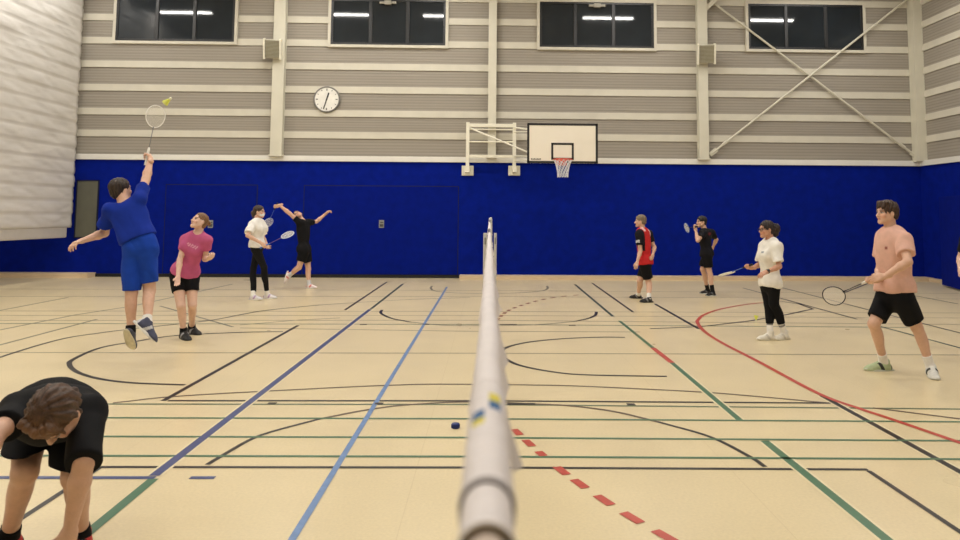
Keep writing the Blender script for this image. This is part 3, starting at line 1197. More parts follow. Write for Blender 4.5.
# ceiling lights (the first row shows mirrored in the windows)
m_lamp = emit('lamp_diffuser', (1.0, .965, .90, 1), 14.0)
m_house = mat('lamp_housing', srgb(225, 222, 215), .5)
ZL = 7.95
LAMP_W = 75.0
lamp_x = []
for px, py in ((186, 12), (344, 15), (449, 16.5), (607.5, 18.5), (767, 20.5)):
    d = ray(px, py)
    t = (ZL - CAMH) / d[2]
    lamp_x.append((CP + d * t)[[0, 1]])
lrow = 2 * WY - np.mean([p[1] for p in lamp_x])
for k, yy in enumerate((lrow, lrow - 4.6, lrow - 9.2, lrow - 13.8, WY - 1.8)):  # last row is added fill, kept out of view, to brighten the far floor
    for xx in [p[0] for p in lamp_x] + [-15.5]:
        o = empty('ceiling_or_fill_light', (xx, yy, ZL), kind='structure')
        mb = MB()
        mb.box((xx - .84, yy - .12, ZL + .005), (xx + .84, yy + .12, ZL + .09), bev=.01)
        mb.build('housing', m_house, o)
        mb = MB()
        mb.box((xx - .80, yy - .09, ZL - .02), (xx + .80, yy + .09, ZL + .004), bev=.006)
        mb.build('diffuser', m_lamp, o)
        mb = MB()
        for sx in (-.5, .5):
            mb.bar(V3(xx + sx, yy, ZL + .08), V3(xx + sx, yy, ZC), .008, 6)
        mb.build('hanger', m_steel, o)
        ld = bpy.data.lights.new('lamp', 'AREA')
        ld.shape, ld.size, ld.size_y, ld.energy, ld.color = 'RECTANGLE', 1.6, .18, LAMP_W * (.35 if k == 4 else 1), (1.0, .965, .90)
        lo = bpy.data.objects.new('lamp', ld)
        COL.objects.link(lo)
        lo.location = (xx, yy, ZL - .03)

w_ = bpy.data.worlds.new('world')
SC.world = w_
w_.use_nodes = True
w_.node_tree.nodes['Background'].inputs[0].default_value = (.05, .05, .06, 1)
SC.view_settings.view_transform = 'Standard'
SC.view_settings.look = 'None'
SC.view_settings.exposure = 0.0

# ------------------------------------------------------------------ painted lines on the floor
LC = dict(black=srgb(32, 26, 20), brown=srgb(96, 78, 58), green=srgb(70, 112, 82), green2=srgb(96, 110, 82), dkgreen=srgb(58, 74, 62), blue=srgb(64, 76, 122), ltblue=srgb(104, 136, 184), red=srgb(186, 70, 54), pale=srgb(150, 138, 106), grey=srgb(128, 122, 100))
ZLAY = dict(pale=.0010, grey=.0012, green2=.0014, brown=.0016, black=.0020, dkgreen=.0022, green=.0024, blue=.0026, ltblue=.0028, red=.0030)


def catmull(p, n=10):
    p = [2 * p[0] - p[1]] + list(p) + [2 * p[-1] - p[-2]]
    out = []
    for i in range(1, len(p) - 2):
        for k in range(n):
            t = k / n
            a, b, c_, d = p[i - 1], p[i], p[i + 1], p[i + 2]
            out.append(.5 * ((2 * b) + (-a + c_) * t + (2 * a - 5 * b + 4 * c_ - d) * t * t + (-a + 3 * b - 3 * c_ + d) * t ** 3))
    out.append(p[-2])
    return out


def line(colr, px, w=.05, curve=False, ext=(0, 0), halo=False):
    pts = [F(*q)[:2] for q in px]
    if ext[0]:
        pts[0] = pts[0] + unit(pts[0] - pts[1]) * ext[0]
    if ext[1]:
        pts[-1] = pts[-1] + unit(pts[-1] - pts[-2]) * ext[1]
    if curve:
        pts = catmull(pts)
    pts = [np.array([min(max(p[0], XL + .1), XR - .12), min(max(p[1], YN + .1), WY - .12)]) for p in pts]

    def strip(mb, w, z, mi):
        vs = []
        for i, p in enumerate(pts):
            a, b = pts[max(i - 1, 0)], pts[min(i + 1, len(pts) - 1)]
            t = unit(b - a)
            nn = np.array([-t[1], t[0]])
            vs += [(*(p + nn * w / 2), z), (*(p - nn * w / 2), z)]
        mb.add(vs, [(2 * i, 2 * i + 1, 2 * i + 3, 2 * i + 2) for i in range(len(pts) - 1)], mi)
    mb = MB()
    z = ZLAY[colr]
    if halo:
        strip(mb, w + .035, z - .0003, 1)
    strip(mb, w, z, 0)
    ml = mat('line_' + colr, LC[colr], .35, .10, 18)
    o = mb.build('court_line', [ml, mat('line_halo', srgb(228, 214, 176), .35)], fl, base=(0, 0, 0))
    o['label'] = {'ltblue': 'light blue', 'dkgreen': 'dark green', 'green2': 'thin olive green', 'pale': 'faint'}.get(colr, colr) + ' court line painted on the floor'
    return o


line('blue', [(154, 476), (370, 309.5)], .066, halo=True)
line('dkgreen', [(371, 309), (403, 284)], .05)
line('green', [(153.5, 479), (88, 533)], .062, ext=(0, 2.2))
line('ltblue', [(447, 287), (385, 388), (292, 540)], .041, ext=(0, 2.0))
line('black', [(298, 325.5), (163, 401)], .05)
line('black', [(387, 282), (345, 310)], .045)
line('dkgreen', [(575, 284.5), (613, 316.5)], .05)
line('black', [(592, 283), (633, 312)], .045)
line('green', [(619.5, 321), (653, 348)], .05)
line('red', [(653, 348), (672, 363)], .065)
line('green', [(672, 363), (739.5, 420)], .055, halo=True)
line('green', [(764.5, 441), (887, 540)], .062, ext=(0, 2.0), halo=True)
line('black', [(655, 304), (699, 329)], .055)
line('black', [(822, 396), (960, 472)], .055, ext=(0, 1.5), halo=True)
line('black', [(868.5, 471), (960, 532)], .036, ext=(0, 1.0))
line('black', [(100, 467.5), (27, 515)], .038, ext=(0, 1.0))
line('black', [(168, 400.8), (480, 401), (830, 403.2)], .045)
line('green2', [(0, 404), (480, 404.6), (960, 409.2)], .04, ext=(3, 2))
line('green', [(0, 417.6), (480, 419), (960, 422)], .036, ext=(3, 2))
line('green', [(0, 436.3), (480, 437.8), (960, 441)], .036, ext=(3, 2))
line('green', [(0, 455.8), (480, 456.8), (960, 459.4)], .036, ext=(3, 2))
line('black', [(100, 467.2), (480, 467.7), (868, 469.7)], .038)
line('blue', [(0, 477.8), (155, 478)], .045, ext=(2, 0))
line('blue', [(190, 478), (215, 478)], .045)
# far cross lines
line('pale', [(0, 352.5), (480, 353.3), (960, 355)], .045, ext=(4, 1))
line('green2', [(0, 323.5), (480, 324.5), (840, 327)], .05, ext=(5, 1))
line('pale', [(0, 320.5), (480, 320.3), (960, 324.5)], .045, ext=(5, 1))
line('pale', [(240, 328), (480, 331.5), (640, 332)], .045)
line('pale', [(0, 311), (480, 311.5), (960, 313)], .045, ext=(6, 1))
line('pale', [(0, 315.5), (480, 315.5), (960, 318)], .04, ext=(6, 1))
line('pale', [(0, 296.5), (480, 296.5), (960, 299)], .05, ext=(7, 0))
line('pale', [(0, 289), (480, 290.5), (960, 293.5)], .05, ext=(7, 0))
# lines running off below the curtain
line('grey', [(0, 330), (75, 315), (133, 306), (233, 284)], .05, ext=(3, 0))
line('grey', [(0, 345), (97, 319.3)], .05, ext=(3, 0))
line('grey', [(0, 310.5), (68, 297.5)], .05, ext=(4, 0))
line('grey', [(160, 306), (233, 327)], .045)
line('black', [(0, 358), (43, 344), (100, 333), (160, 326), (213, 320), (262, 311), (320, 305)], .045, True, ext=(2, 0))
line('grey', [(320, 305), (400, 300), (470, 297.5)], .045, True)
# key circles
line('black', [(185, 385), (133, 383), (100, 379), (78, 372.5), (69.5, 365), (74, 359), (100, 348), (133, 342), (173, 336), (233, 332.7), (283, 331.7)], .052, True)
line('black', [(667, 376.5), (587, 375), (553, 372), (520, 365.5), (504, 358), (500.5, 353.5), (507, 347.5), (527, 342.5), (560, 339), (600, 337.3), (625, 337.5)], .052, True)
line('grey', [(240, 325), (300, 320), (340, 318)], .04)
line('black', [(382, 310), (381.2, 313.5), (392, 318.5), (410, 322)], .05, True)
line('grey', [(410, 322), (450, 325.5), (530, 325), (575, 321.5)], .045, True)
line('black', [(575, 321.5), (588, 318.5), (595, 315.5), (596.5, 312)], .05, True)
line('grey', [(432, 286), (431, 288.5), (438, 291.5), (470, 293.5), (515, 293), (541, 291), (547.5, 288.5), (547, 286)], .05, True)
# large arcs in front
line('black', [(207, 465), (221, 456.5), (250, 440), (273, 431.5), (320, 419)], .036, True)
line('brown', [(320, 419), (367, 410), (407, 405), (467, 402), (533, 404), (570, 406), (613, 411.5), (658, 422)], .04, True)
line('black', [(658, 422), (710, 437), (750, 457), (765, 467)], .036, True)
line('brown', [(113, 403), (183, 396), (320, 388.5), (387, 385.5), (437, 384.3), (520, 385), (573, 386), (640, 389), (707, 392.5), (773, 398), (827, 403)], .04, True)
line('brown', [(873, 408), (960, 419)], .04, ext=(0, 1.5))
# red arcs and the dashed curve
line('red', [(960, 443), (905, 424), (860, 409), (817, 393), (757, 361), (723, 343.5), (705, 332), (697.5, 323), (698.5, 319.5), (704, 315), (720, 309.3), (748, 304.3), (770, 302.3)], .055, True, ext=(1.5, 0))
line('black', [(770, 302.3), (782, 301.6), (799, 304), (813, 309), (790, 314), (750, 321), (700, 326.8), (650, 328.8)], .05)
line('black', [(743, 288), (857, 319.3)], .045)
line('black', [(781, 287.5), (869, 310), (960, 333)], .045, ext=(0, .8))
line('dkgreen', [(869, 323.5), (960, 348)], .045, ext=(0, .8))
line('black', [(916, 296), (958, 304)], .045)
line('black', [(845, 292.5), (868, 283.5)], .045)
dash = [(517, 432.3), (528.7, 443.3), (541, 454), (561.7, 471), (579.7, 484), (604, 500.5), (632, 518), (665, 536.5), (703, 558)]
dp = [F(*q)[:2] for q in dash]
for i, (a, p) in enumerate(zip(dash, dp)):
    t = unit(dp[min(i + 1, len(dp) - 1)] - dp[max(i - 1, 0)])
    mb = MB()
    n_ = np.array([-t[1], t[0]])
    L_ = .075 if i != 2 else .05
    mb.add([(*(p + t * L_ * sx + n_ * .03 * sy), ZLAY['red']) for sx, sy in ((-1, -1), (1, -1), (1, 1), (-1, 1))], [(0, 1, 2, 3)])
    o = mb.build('court_line_dash', mat('line_red', LC['red'], .35, .1, 18), fl, base=(0, 0, 0))
    o['label'] = 'red dash of the broken curve painted on the floor'
cur_ = catmull([F(*q)[:2] for q in ((497, 320), (507, 311.5), (520, 306), (537, 301), (553, 297.8), (566, 296.2), (579, 295))], 12)
cum = np.concatenate([[0], np.cumsum([np.linalg.norm(cur_[i + 1] - cur_[i]) for i in range(len(cur_) - 1)])])
s_ = 0.0
while s_ < cum[-1]:
    seg = [np.array([np.interp(s_ + k * .055, cum, [c_[0] for c_ in cur_]), np.interp(s_ + k * .055, cum, [c_[1] for c_ in cur_])]) for k in range(4)]
    t = unit(seg[-1] - seg[0])
    n_ = np.array([-t[1], t[0]])
    mb = MB()
    vs = []
    for q in seg:
        vs += [(*(q + n_ * .03), ZLAY['red']), (*(q - n_ * .03), ZLAY['red'])]
    mb.add(vs, [(2 * i, 2 * i + 1, 2 * i + 3, 2 * i + 2) for i in range(3)])
    o = mb.build('court_line_dash', mat('line_rust', srgb(150, 84, 62), .35, .1, 18), fl, base=(0, 0, 0))
    o['label'] = 'rust dash of the broken curve painted on the floor'
    s_ += .36
for px, py, w_ in ((272, 403.6, .035), (379, 403.8, .035), (521, 404.2, .12), (631, 404.6, .035), (363.5, 324.5, .05), (572, 325.3, .05), (506, 324.6, .16), (426, 324.4, .05)):
    p = F(px, py)
    mb = MB()
    mb.box((p[0] - w_, p[1] - .03, 0), (p[0] + w_, p[1] + .03, .0032))
    mb.build('court_line', mat('line_black', LC['black'], .35, .1, 18), fl, base=(0, 0, 0))['label'] = 'short black mark painted on the floor'

# ------------------------------------------------------------------ badminton nets in a row across the hall
m_tape = mat('net_tape', srgb(226, 219, 219), .7, .05, 20, .25, 90)
m_mesh = mat('net_twine', srgb(92, 66, 58), .8)
m_post = mat('net_post', srgb(205, 205, 205), .35, .05)
m_cord = mat('net_cord', srgb(214, 196, 182), .7, .08, 60)
NX = .0


def tape_obj(root, x, y0, y1, z0, z1, rad=.0125, drop=.036, nseg=60):
    V, Fc = [], []
    prof_ = [(-rad * .9 - .004, -drop - rad), (-rad, -drop * .5), (-rad, 0)] + [(rad * math.cos(math.pi - math.pi * k / 8), rad * math.sin(math.pi * k / 8)) for k in range(1, 8)] + [(rad, 0), (rad + .002, -drop * .5), (rad + .007, -drop - rad)]
    n = len(prof_)
    for i in range(nseg + 1):
        t = i / nseg
        y = y0 + (y1 - y0) * t ** 1.6
        z = z0 + (z1 - z0) * t
        wv = .0022 * math.sin(i * 1.7) + .0015 * math.sin(i * .63 + 1)
        for k, (a, b) in enumerate(prof_):
            f_ = max(0, -b / drop)
            V.append((x + a + wv * (.3 + f_) + .002 * math.sin(i * 2.3 + k) * f_, y, z + b + .0012 * math.sin(i * .9)))
    for i in range(nseg):
        for k in range(n - 1):
            Fc.append((i * n + k, i * n + k + 1, (i + 1) * n + k + 1, (i + 1) * n + k))
    return mesh_obj('tape', V, Fc, m_tape, root, np.array(root.location), True)


def net_mesh(root, x, y0, y1, zt, zb):
    mb = MB()
    k = int((y1 - y0) / .06)
    r = .0008
    for i in range(k + 1):
        y = y0 + (y1 - y0) * i / k
        mb.add([(x - r, y, zb), (x + r, y, zb), (x + r, y, zt), (x - r, y, zt), (x, y - r, zb), (x, y + r, zb), (x, y + r, zt), (x, y - r, zt)], [(0, 1, 2, 3), (4, 5, 6, 7)])
    m_ = int((zt - zb) / .06)
    for i in range(m_ + 1):
        z = zb + (zt - zb) * i / m_
        mb.add([(x - r, y0, z), (x + r, y0, z), (x + r, y1, z), (x - r, y1, z), (x, y0, z - r), (x, y0, z + r), (x, y1, z + r), (x, y1, z - r)], [(0, 1, 2, 3), (4, 5, 6, 7)])
    return mb.build('mesh', m_mesh, root)


def post(lab, x, y, z, r=.02):
    root = empty('net_post', (x, y, 0), lab, 'post', 'net posts between the courts')
    mb = MB()
    mb.lathe((x, y, 0), (0, 0, 1), [(r, .0), (r, z - .01), (r * .9, z)], 14)
    mb.build('pole', m_post, root, True)
    mb = MB()
    mb.lathe((x, y, 0), (0, 0, 1), [(r * 1.9, .0), (r * 1.9, .012), (r * 1.4, .02)], 16)
    mb.build('floor_collar', m_steel, root, True)
    mb = MB()
    mb.box((x - r * .5, y - r * 1.5, z - .10), (x + r * .5, y - r * .8, z - .04), bev=.003)
    mb.build('tension_clip', m_steel, root)


zn = 1.451
rn = empty('badminton_net', (NX, 3.2, .72), 'nearest badminton net, white tape running straight away from the camera', 'net', 'badminton nets')
tape_obj(rn, NX, .575, 6.22, zn, zn + .002)
net_mesh(rn, NX, .62, 6.22, zn - .03, .76)
# wide wrap with the yellow and blue mark, narrower inner sleeves and the cord towards the near end
def sleeve(name, y0, y1, r, m, lip=0.0, paint=None, parent=rn, x=NX, z=zn, ny=40, na=28, flat=1.0):
    V, Fc = [], []
    for i in range(ny + 1):
        y = y0 + (y1 - y0) * i / ny
        rr = r * (1 + .03 * math.sin(i * .8) + .02 * math.sin(i * 2.1))
        if i < 2:
            rr *= 1 + lip
        for k in range(na):
            a = 2 * math.pi * k / na
            V.append((x + rr * math.cos(a), y, z + rr * math.sin(a) * flat - (.02 * max(0, -math.sin(a)))))
    for i in range(ny):
        for k in range(na):
            Fc.append((i * na + k, i * na + (k + 1) % na, (i + 1) * na + (k + 1) % na, (i + 1) * na + k))
    Fc.append(tuple(range(na)))
    Fc.append(tuple(ny * na + k for k in range(na))[::-1])
    V = np.array(V)
    tint = np.tile(np.array(srgb(226, 219, 219)[:3]), (len(V), 1))
    if paint:
        paint(tint, V)
    return mesh_obj(name, V, Fc, m, parent, np.array(parent.location), True, tint=tint)


m_wrap = mat('net_wrap', None, .7, .05, 20, .25, 90, attr=True)


def wrap_paint(t, V):
    q = (V[:, 0] - NX) / .0138
    up_ = V[:, 2] > zn
    for a0, yb0, yb1, yl in ((.33, .522, .543, 1), (-.45, .502, .520, -1)):
        d = np.abs(q - a0)
        yy = V[:, 1]
        blue = up_ & (d < .32) & (yy > yb0) & (yy < yb1)
        yel = up_ & (d < .32) & ((yy >= yb1) & (yy < yb1 + .022) if yl > 0 else (yy <= yb0) & (yy > yb0 - .016))
        t[yel] = srgb(214, 200, 60)[:3]
        t[blue] = srgb(34, 92, 146)[:3]


sleeve('wrap', .386, .611, .0139, m_wrap, .06, wrap_paint, ny=150, na=56)
sleeve('sleeve_edge', .381, .387, .0143, mat('edge_band', srgb(150, 142, 140), .7), ny=4)
sleeve('inner_sleeve', .333, .392, .0126, m_wrap, .05)
sleeve('sleeve_edge', .330, .335, .0131, mat('edge_band_brown', srgb(146, 132, 112), .7), ny=4)
sleeve('cord', -1.2, .350, .0095, m_cord)
V, Fc = [], []
for i in range(41):
    y = .10 + .62 * i / 40
    for k, (a, c_) in enumerate(((.0115, -.004), (.0135, -.025), (.0165, -.055), (.0150, -.056), (.0118, -.025), (.0100, -.004))):
        V.append((NX + a + .0012 * math.sin(i * .9 + k) * (k in (1, 2, 3)), y, zn + c_ + .001 * math.sin(i * .5)))
for i in range(40):
    for k in range(6):
        Fc.append((i * 6 + k, i * 6 + (k + 1) % 6, (i + 1) * 6 + (k + 1) % 6, (i + 1) * 6 + k))
mesh_obj('side_tape', V, Fc, mat('side_tape', srgb(176, 166, 156), .8, .05, 20), rn, np.array(rn.location), True)
# the next nets further away
for lab, y0, y1, z in (('middle badminton net, seen beyond the first pair of posts', 6.75, 12.7, 1.474), ('badminton net closest to the blue wall, seen edge on', 13.0, 18.4, 1.53)):
    r2 = empty('badminton_net', (NX, (y0 + y1) / 2, .75), lab, 'net', 'badminton nets')
    tape_obj(r2, NX, y0, y1, z, z + .01, .014)
    net_mesh(r2, NX, y0, y1, z - .03, .80)
post('slim grey net post on the bending player side of the tape', P(485.3, 240, 6.42)[0], 6.42, P(485, 233, 6.42)[2], .018)
post('slim grey net post on the basketball hoop side of the tape', P(495.3, 240, 6.55)[0], 6.55, P(495, 233, 6.55)[2], .013)
post('net post holding the middle net at its far end', P(490.8, 225, 12.85)[0] + .0, 12.85, P(490.8, 217.3, 12.85)[2], .022)
post('net post holding the furthest net beside the wall', P(491.5, 225, 18.5)[0], 18.5, P(491, 219, 18.5)[2], .022)

# ------------------------------------------------------------------ basketball hoop on its swing frame
YBD = WY * .93
bk0, bk1 = P(527, 163, YBD), P(597.8, 123, YBD)
bx0, bx1, bz0, bz1 = bk0[0], bk1[0], P(562, 163.3, YBD)[2], P(562, 123.3, YBD)[2]
hoop = empty('basketball_hoop', ((bx0 + bx1) / 2, YBD, bz0), 'white basketball backboard with red rim and net on a white swing frame', 'basketball hoop')
mb = MB()
mb.box((bx0, YBD, bz0), (bx1, YBD + .03, bz1), bev=.004)
board = mb.build('backboard', mat('backboard_white', srgb(238, 230, 214), .4, .02, 3), hoop)
mb = MB()
for e in ((bx0, bz0, bx1, bz0 + .055), (bx0, bz1 - .055, bx1, bz1), (bx0, bz0, bx0 + .055, bz1), (bx1 - .055, bz0, bx1, bz1)):
    mb.box((e[0], YBD - .006, e[1]), (e[2], YBD, e[3]))
i0, i1 = P(551.2, 159.7, YBD), P(573.8, 143, YBD)
for e in ((i0[0], i0[2], i1[0], i0[2] + .05), (i0[0], i1[2] - .05, i1[0], i1[2]), (i0[0], i0[2], i0[0] + .05, i1[2]), (i1[0] - .05, i0[2], i1[0], i1[2])):
    mb.box((e[0], YBD - .005, e[1]), (e[2], YBD, e[3]))
mb.build('board_lines', mat('board_black', srgb(30, 28, 28), .5), board, base=np.array(hoop.location))
mb = MB()
q0, q1 = P(531, 159.6, YBD), P(541, 158.4, YBD)
for k in range(7):
    x = q0[0] + (q1[0] - q0[0]) * k / 7
    mb.box((x, YBD - .004, q0[2]), (x + (q1[0] - q0[0]) / 8.5, YBD, q1[2] - (.008 if k % 2 else 0)))
mb.build('board_mark', mat('board_grey', srgb(90, 86, 80), .5), board, base=np.array(hoop.location))
rc = P(562.8, 159.6, YBD - .38)
m_rim = mat('rim_red', srgb(214, 92, 70), .4, .05)
mb = MB()
ring = [rc + V3(.225 * math.cos(t), .225 * math.sin(t), 0) for t in np.linspace(0, 2 * math.pi, 37)[:-1]]
mb.tube(ring, .012, 8, closed=True)
mb.box((rc[0] - .09, rc[1] + .21, rc[2] - .05), (rc[0] + .09, YBD - .005, rc[2] + .004), bev=.004)
mb.box((rc[0] - .13, YBD - .016, rc[2] - .12), (rc[0] + .13, YBD - .004, rc[2] + .06), bev=.004)
mb.build('rim', m_rim, hoop, True)
mb = MB()
lv = [(0, .222), (.10, .175), (.20, .150), (.30, .132), (.42, .125)]
NB = 12
for k in range(NB):
    for sg in (-1, 1):
        pts = []
        for j, (dz, rr) in enumerate(lv):
            t = 2 * math.pi * (k + sg * .5 * j) / NB
            pts.append(rc + V3(rr * math.cos(t), rr * math.sin(t), -dz - .005))
        mb.tube(pts, .007, 5)
mb.build('hoop_net', mat('hoop_net', srgb(222, 222, 226), .8, .04), hoop)
# swing frame on two wall brackets
YF = WY - .30
xa, xb_ = P(467.7, 145, YF)[0], P(514.3, 145, YF)[0]
zt, zl, zm, zb = P(490, 125.3, YF)[2], P(490, 128.3, YF)[2], P(490, 141.8, YF)[2], P(490, 156.3, YF)[2]
zlow = P(490, 168, YF)[2]
mb = MB()
for x in (xa, xb_):
    mb.box((x - .045, YF - .045, zlow), (x + .045, YF + .045, zt + .07), bev=.008)
mb.box((xa, YF - .035, zt - .05), (xb_, YF + .035, zt + .04), bev=.006)
mb.bar(V3(xa, YF, zl - .03), V3(xb_, YF, zl - .03), .018)
mb.bar(V3(xa, YF, zm), V3(xb_, YF, zm), .022)
mb.box((xa, YF - .03, zb - .04), (xb_, YF + .03, zb + .035), bev=.006)
mb.build('swing_frame', m_white, hoop)
mb = MB()
YK = YBD + .06
for (fx, fy), (tx, ty), r in (((514, 127.5), (533, 130), .022), ((514, 132), (533, 131.5), .015), ((514, 156), (533, 156.5), .022), ((514, 160.5), (533, 160), .015), ((470, 128), (531, 153.5), .020)):
    mb.bar(P(fx, fy, YF - .03), P(tx, ty, YK), r)
mb.box((bx0 + .06, YBD + .03, bz0 + .08), (bx0 + .14, YBD + .09, bz1 - .08))
mb.box((bx1 - .14, YBD + .03, bz0 + .08), (bx1 - .06, YBD + .09, bz1 - .08))
mb.box((bx0 + .06, YBD + .03, (bz0 + bz1) / 2 - .04), (bx1 - .06, YBD + .09, (bz0 + bz1) / 2 + .04))
mb.build('support_arm', m_white, hoop)
for px in (467.6, 514.2):
    c = P(px, 170.6, WY - .1)
    mb = MB()
    mb.box((c[0] - .155, WY - .10, c[2] - .13), (c[0] + .155, WY - .05, c[2] + .13), bev=.012)
    mb.box((c[0] - .06, YF - .05, c[2] - .06), (c[0] + .06, WY - .08, c[2] + .06), bev=.01)
    for sx in (-1, 1):
        for sz in (-1, 1):
            mb.lathe((c[0] + sx * .115, WY - .10, c[2] + sz * .09), (0, -1, 0), [(.018, 0), (.018, .015)], 8)
    mb.build('wall_bracket', m_white, hoop)

# ------------------------------------------------------------------ small things on the floor
p = F(455.5, 428)
cap = empty('bottle_cap', p, 'small blue plastic cap lying on the floor by the net', 'cap')
mb = MB()
mb.lathe(p, (0, 0, 1), [(.028, 0), (.031, .004), (.031, .03), (.026, .036), (.012, .037)], 24)
mb.build('shell', mat('cap_blue', srgb(22, 44, 112), .35, .05), cap, True)
mb = MB()
for k in range(24):
    t = 2 * math.pi * k / 24
    mb.obox(p + V3(.0312 * math.cos(t), .0312 * math.sin(t), .016), ((math.cos(t), math.sin(t), 0), (-math.sin(t), math.cos(t), 0), (0, 0, 1)), (.0016, .0018, .012))
mb.build('ribs', mat('cap_blue', None), cap)
p = F(756, 321.5)
shuttle('pale yellow shuttlecock standing on the floor by the white-shirted woman with glasses', p + V3(0, 0, .0135), (.08, .04, 1))

# ------------------------------------------------------------------ the players
SKIN = srgb(212, 170, 146)
SKIN_P = srgb(220, 182, 162)
BLK, BLK2 = srgb(20, 20, 23), srgb(15, 15, 18)
WHT = srgb(232, 229, 224)


def grip_hand(w, e, head_px, side, d, hs):
    d = unit(d)
    h0 = P(head_px[0], head_px[1], w[1])
    r = unit(h0 - w)
    s_ = unit(r - d * (r @ d))
    n = np.cross(s_, d) if side == 'R' else np.cross(d, s_)
    G = w + d * .072 * hs + n * .027 * hs
    return dict(d=d, n=n, curl=(.75, 1.25, 1.1), thumb=.9), G


def rest_hand(n, d=None, curl=.35, thumb=.4):
    q = dict(n=n, curl=curl, thumb=thumb)
    if d is not None:
        q['d'] = d
    return q


# 1 jumping smash player in blue
Y1 = 7.6
J = joints(dict(Y=Y1, pelvis=(139.5, 244, 0), neck=(125.5, 204, .03), head=(121, 190, .07), sL=(110, 210, -.02), sR=(139.5, 199, .05), face=(.12, 1),
                eL=(104.5, 233, 1), wL=(83, 240.5, -1), eR=(146, 179, 1), wR=(150.5, 160, 1),
                hL=(133, 249, 0), hR=(147, 249, 0), kL=(131.5, 293, -.02), kR=(149.5, 290, .06), aL=(131, 331, -.06), aR=(147.5, 322, -.16),
                tL=(.03, .55, -.80), tR=(.66, .10, -.68), hf=(.40, .9, .22), hu=(-.12, -.18, 1)), 1.84)
J['uL'], J['uR'] = V3(0, .8, .55), V3(.72, .35, .55)
gh, G = grip_hand(J['wR'], J['eR'], (155.5, 117), 'R', (-.45, .75, .35), 1.05)
person('dark-haired player in a blue shirt and blue shorts jumping to smash, back turned', J, 1.84, SKIN,
       dict(col=srgb(46, 32, 24), nape=-.085, face=.09), dict(col=srgb(20, 48, 150), hem=.045, sl=.60, slr=.070, t=.017, fold=.006),
       dict(kind='shorts', col=srgb(24, 66, 172), frac=.86, fL=.95, fR=.80, r=.078, t=.012, fold=.006, split=.006,
            paint=lambda t, V: t.__setitem__((np.linalg.norm(V - P(149, 240.5, Y1 - .13), axis=1) < .030), WHT[:3])),
       dict(L=dict(col=srgb(70, 72, 88), sole=srgb(206, 198, 172)[:3], size=.95), R=dict(col=srgb(66, 70, 96), sole=srgb(226, 224, 220)[:3], acc=srgb(200, 200, 205), size=1.05)),
       dict(L=dict(h=.06, col=BLK), R=dict(h=.07, col=WHT)),
       dict(L=rest_hand((0, -.3, -1), curl=.45), R=gh), seed=1, build=.92)
racket('racket with a white frame raised overhead by the jumping player in blue', G, (155.5, 116.5), 1, (.75, -.65, 0), ('white', 'grey', 'white'))
c_ = P(170.5, 98.5, Y1 - .1)
shuttle('yellow shuttlecock in the air just above the raised racket', c_, (-.75, .1, -.62))

# 2 girl in the pink shirt looking up
Y2 = F(186, 338.5)[1]


def pink_paint(t, l):
    m = (l['f'] > .05) & (np.abs(l['u'] - .77) < .030) & (np.abs(l['r'] + .04) < .07) & (np.sin(l['r'] * 190 + l['u'] * 60) > -.1)
    t[m] = srgb(226, 168, 188)[:3]


J = joints(dict(Y=Y2, pelvis=(184.5, 273.5, .04), neck=(198, 233, -.12), head=(199.3, 221.5, -.14), sR=(185.5, 240, -.06), sL=(207, 240, -.12), face=(.30, -1),
                eR=(179.8, 260, -1), wR=(178, 277, -1), eL=(205, 259, 1), wL=(208.5, 258.5, -1),
                kR=(181, 306, -.10), kL=(192.5, 305, -.02), fR=(183.5, 338.5), fL=(191.5, 333.5),
                tR=(.65, -.75), tL=(.75, -.6), hf=(-.50, -.66, .40), hu=(.16, .28, .95)), 1.68)
person('girl in a pink shirt and black shorts leaning forward, looking up', J, 1.68, SKIN_P,
       dict(col=srgb(120, 86, 56), nape=-.075, face=.115, vol=.97, amp=.002, extra=[((0, -.10, .04), (0, -.135, .035), .030, .034)]),
       dict(col=srgb(192, 94, 138), hem=.0, sl=.50, slr=.060, t=.012, fold=.003, paint=pink_paint),
       dict(kind='shorts', col=BLK2, frac=.52, r=.080, t=.010), dict(col=BLK2, sole=(.02, .02, .02), acc=srgb(150, 150, 155), lace=(.5, .5, .5), size=1.2, high=.02),
       dict(h=.07, col=BLK2), dict(R=rest_hand((.4, -.9, 0), curl=.3), L=rest_hand((.2, .3, 1), d=(.55, -.65, .25), curl=.9, thumb=.7)), female=True, seed=2)

# 3 girl with the face mask
Y3 = F(260, 299.5)[1]
J = joints(dict(Y=Y3, pelvis=(257, 246.5, .0), neck=(257.5, 220, .0), head=(259.3, 211.8, .0), sR=(252.5, 224.5, -.14), sL=(260.5, 224.5, .15), face=(1, .05),
                eR=(247.6, 235.5, -1), wR=(261.5, 243.3, -1), eL=(263, 237, 1), wL=(267, 245.5, -1),
                kR=(263.8, 267, -.08), kL=(253.5, 268, .08), fR=(267, 298.8), fL=(253, 300),
                tR=(1, -.05), tL=(1, -.25), hf=(1, -.05, .02)), 1.76)
gh, G = grip_hand(J['wR'], J['eR'], (288, 234.5), 'R', (.6, -.3, -.5), .97)


def mask_extra(root, base, J, A, L, hs, fr):
    m = Field()
    m.add(ell(L(0, .034, -.055), A, hs * V3(.063, .072, .052)), .01)
    m.keep(L(0, .025, 0), -A[1], .003)
    v, f = m.mesh(.006)
    mesh_obj('face_mask', v, f, mat('mask_white', srgb(220, 224, 226), .8, .05, 20), root, base, True)
    for sg in (-1, 1):
        mb = MB()
        for z in (-.028, -.085):
            mb.tube([L(.058 * sg, .045, z), L(.073 * sg, .015, z * .6 - .01), L(.082 * sg, -.015, -.012 + z * .25)], .002, 5)
        mb.build('ear_loop', mat('mask_white', None), root, base=base)


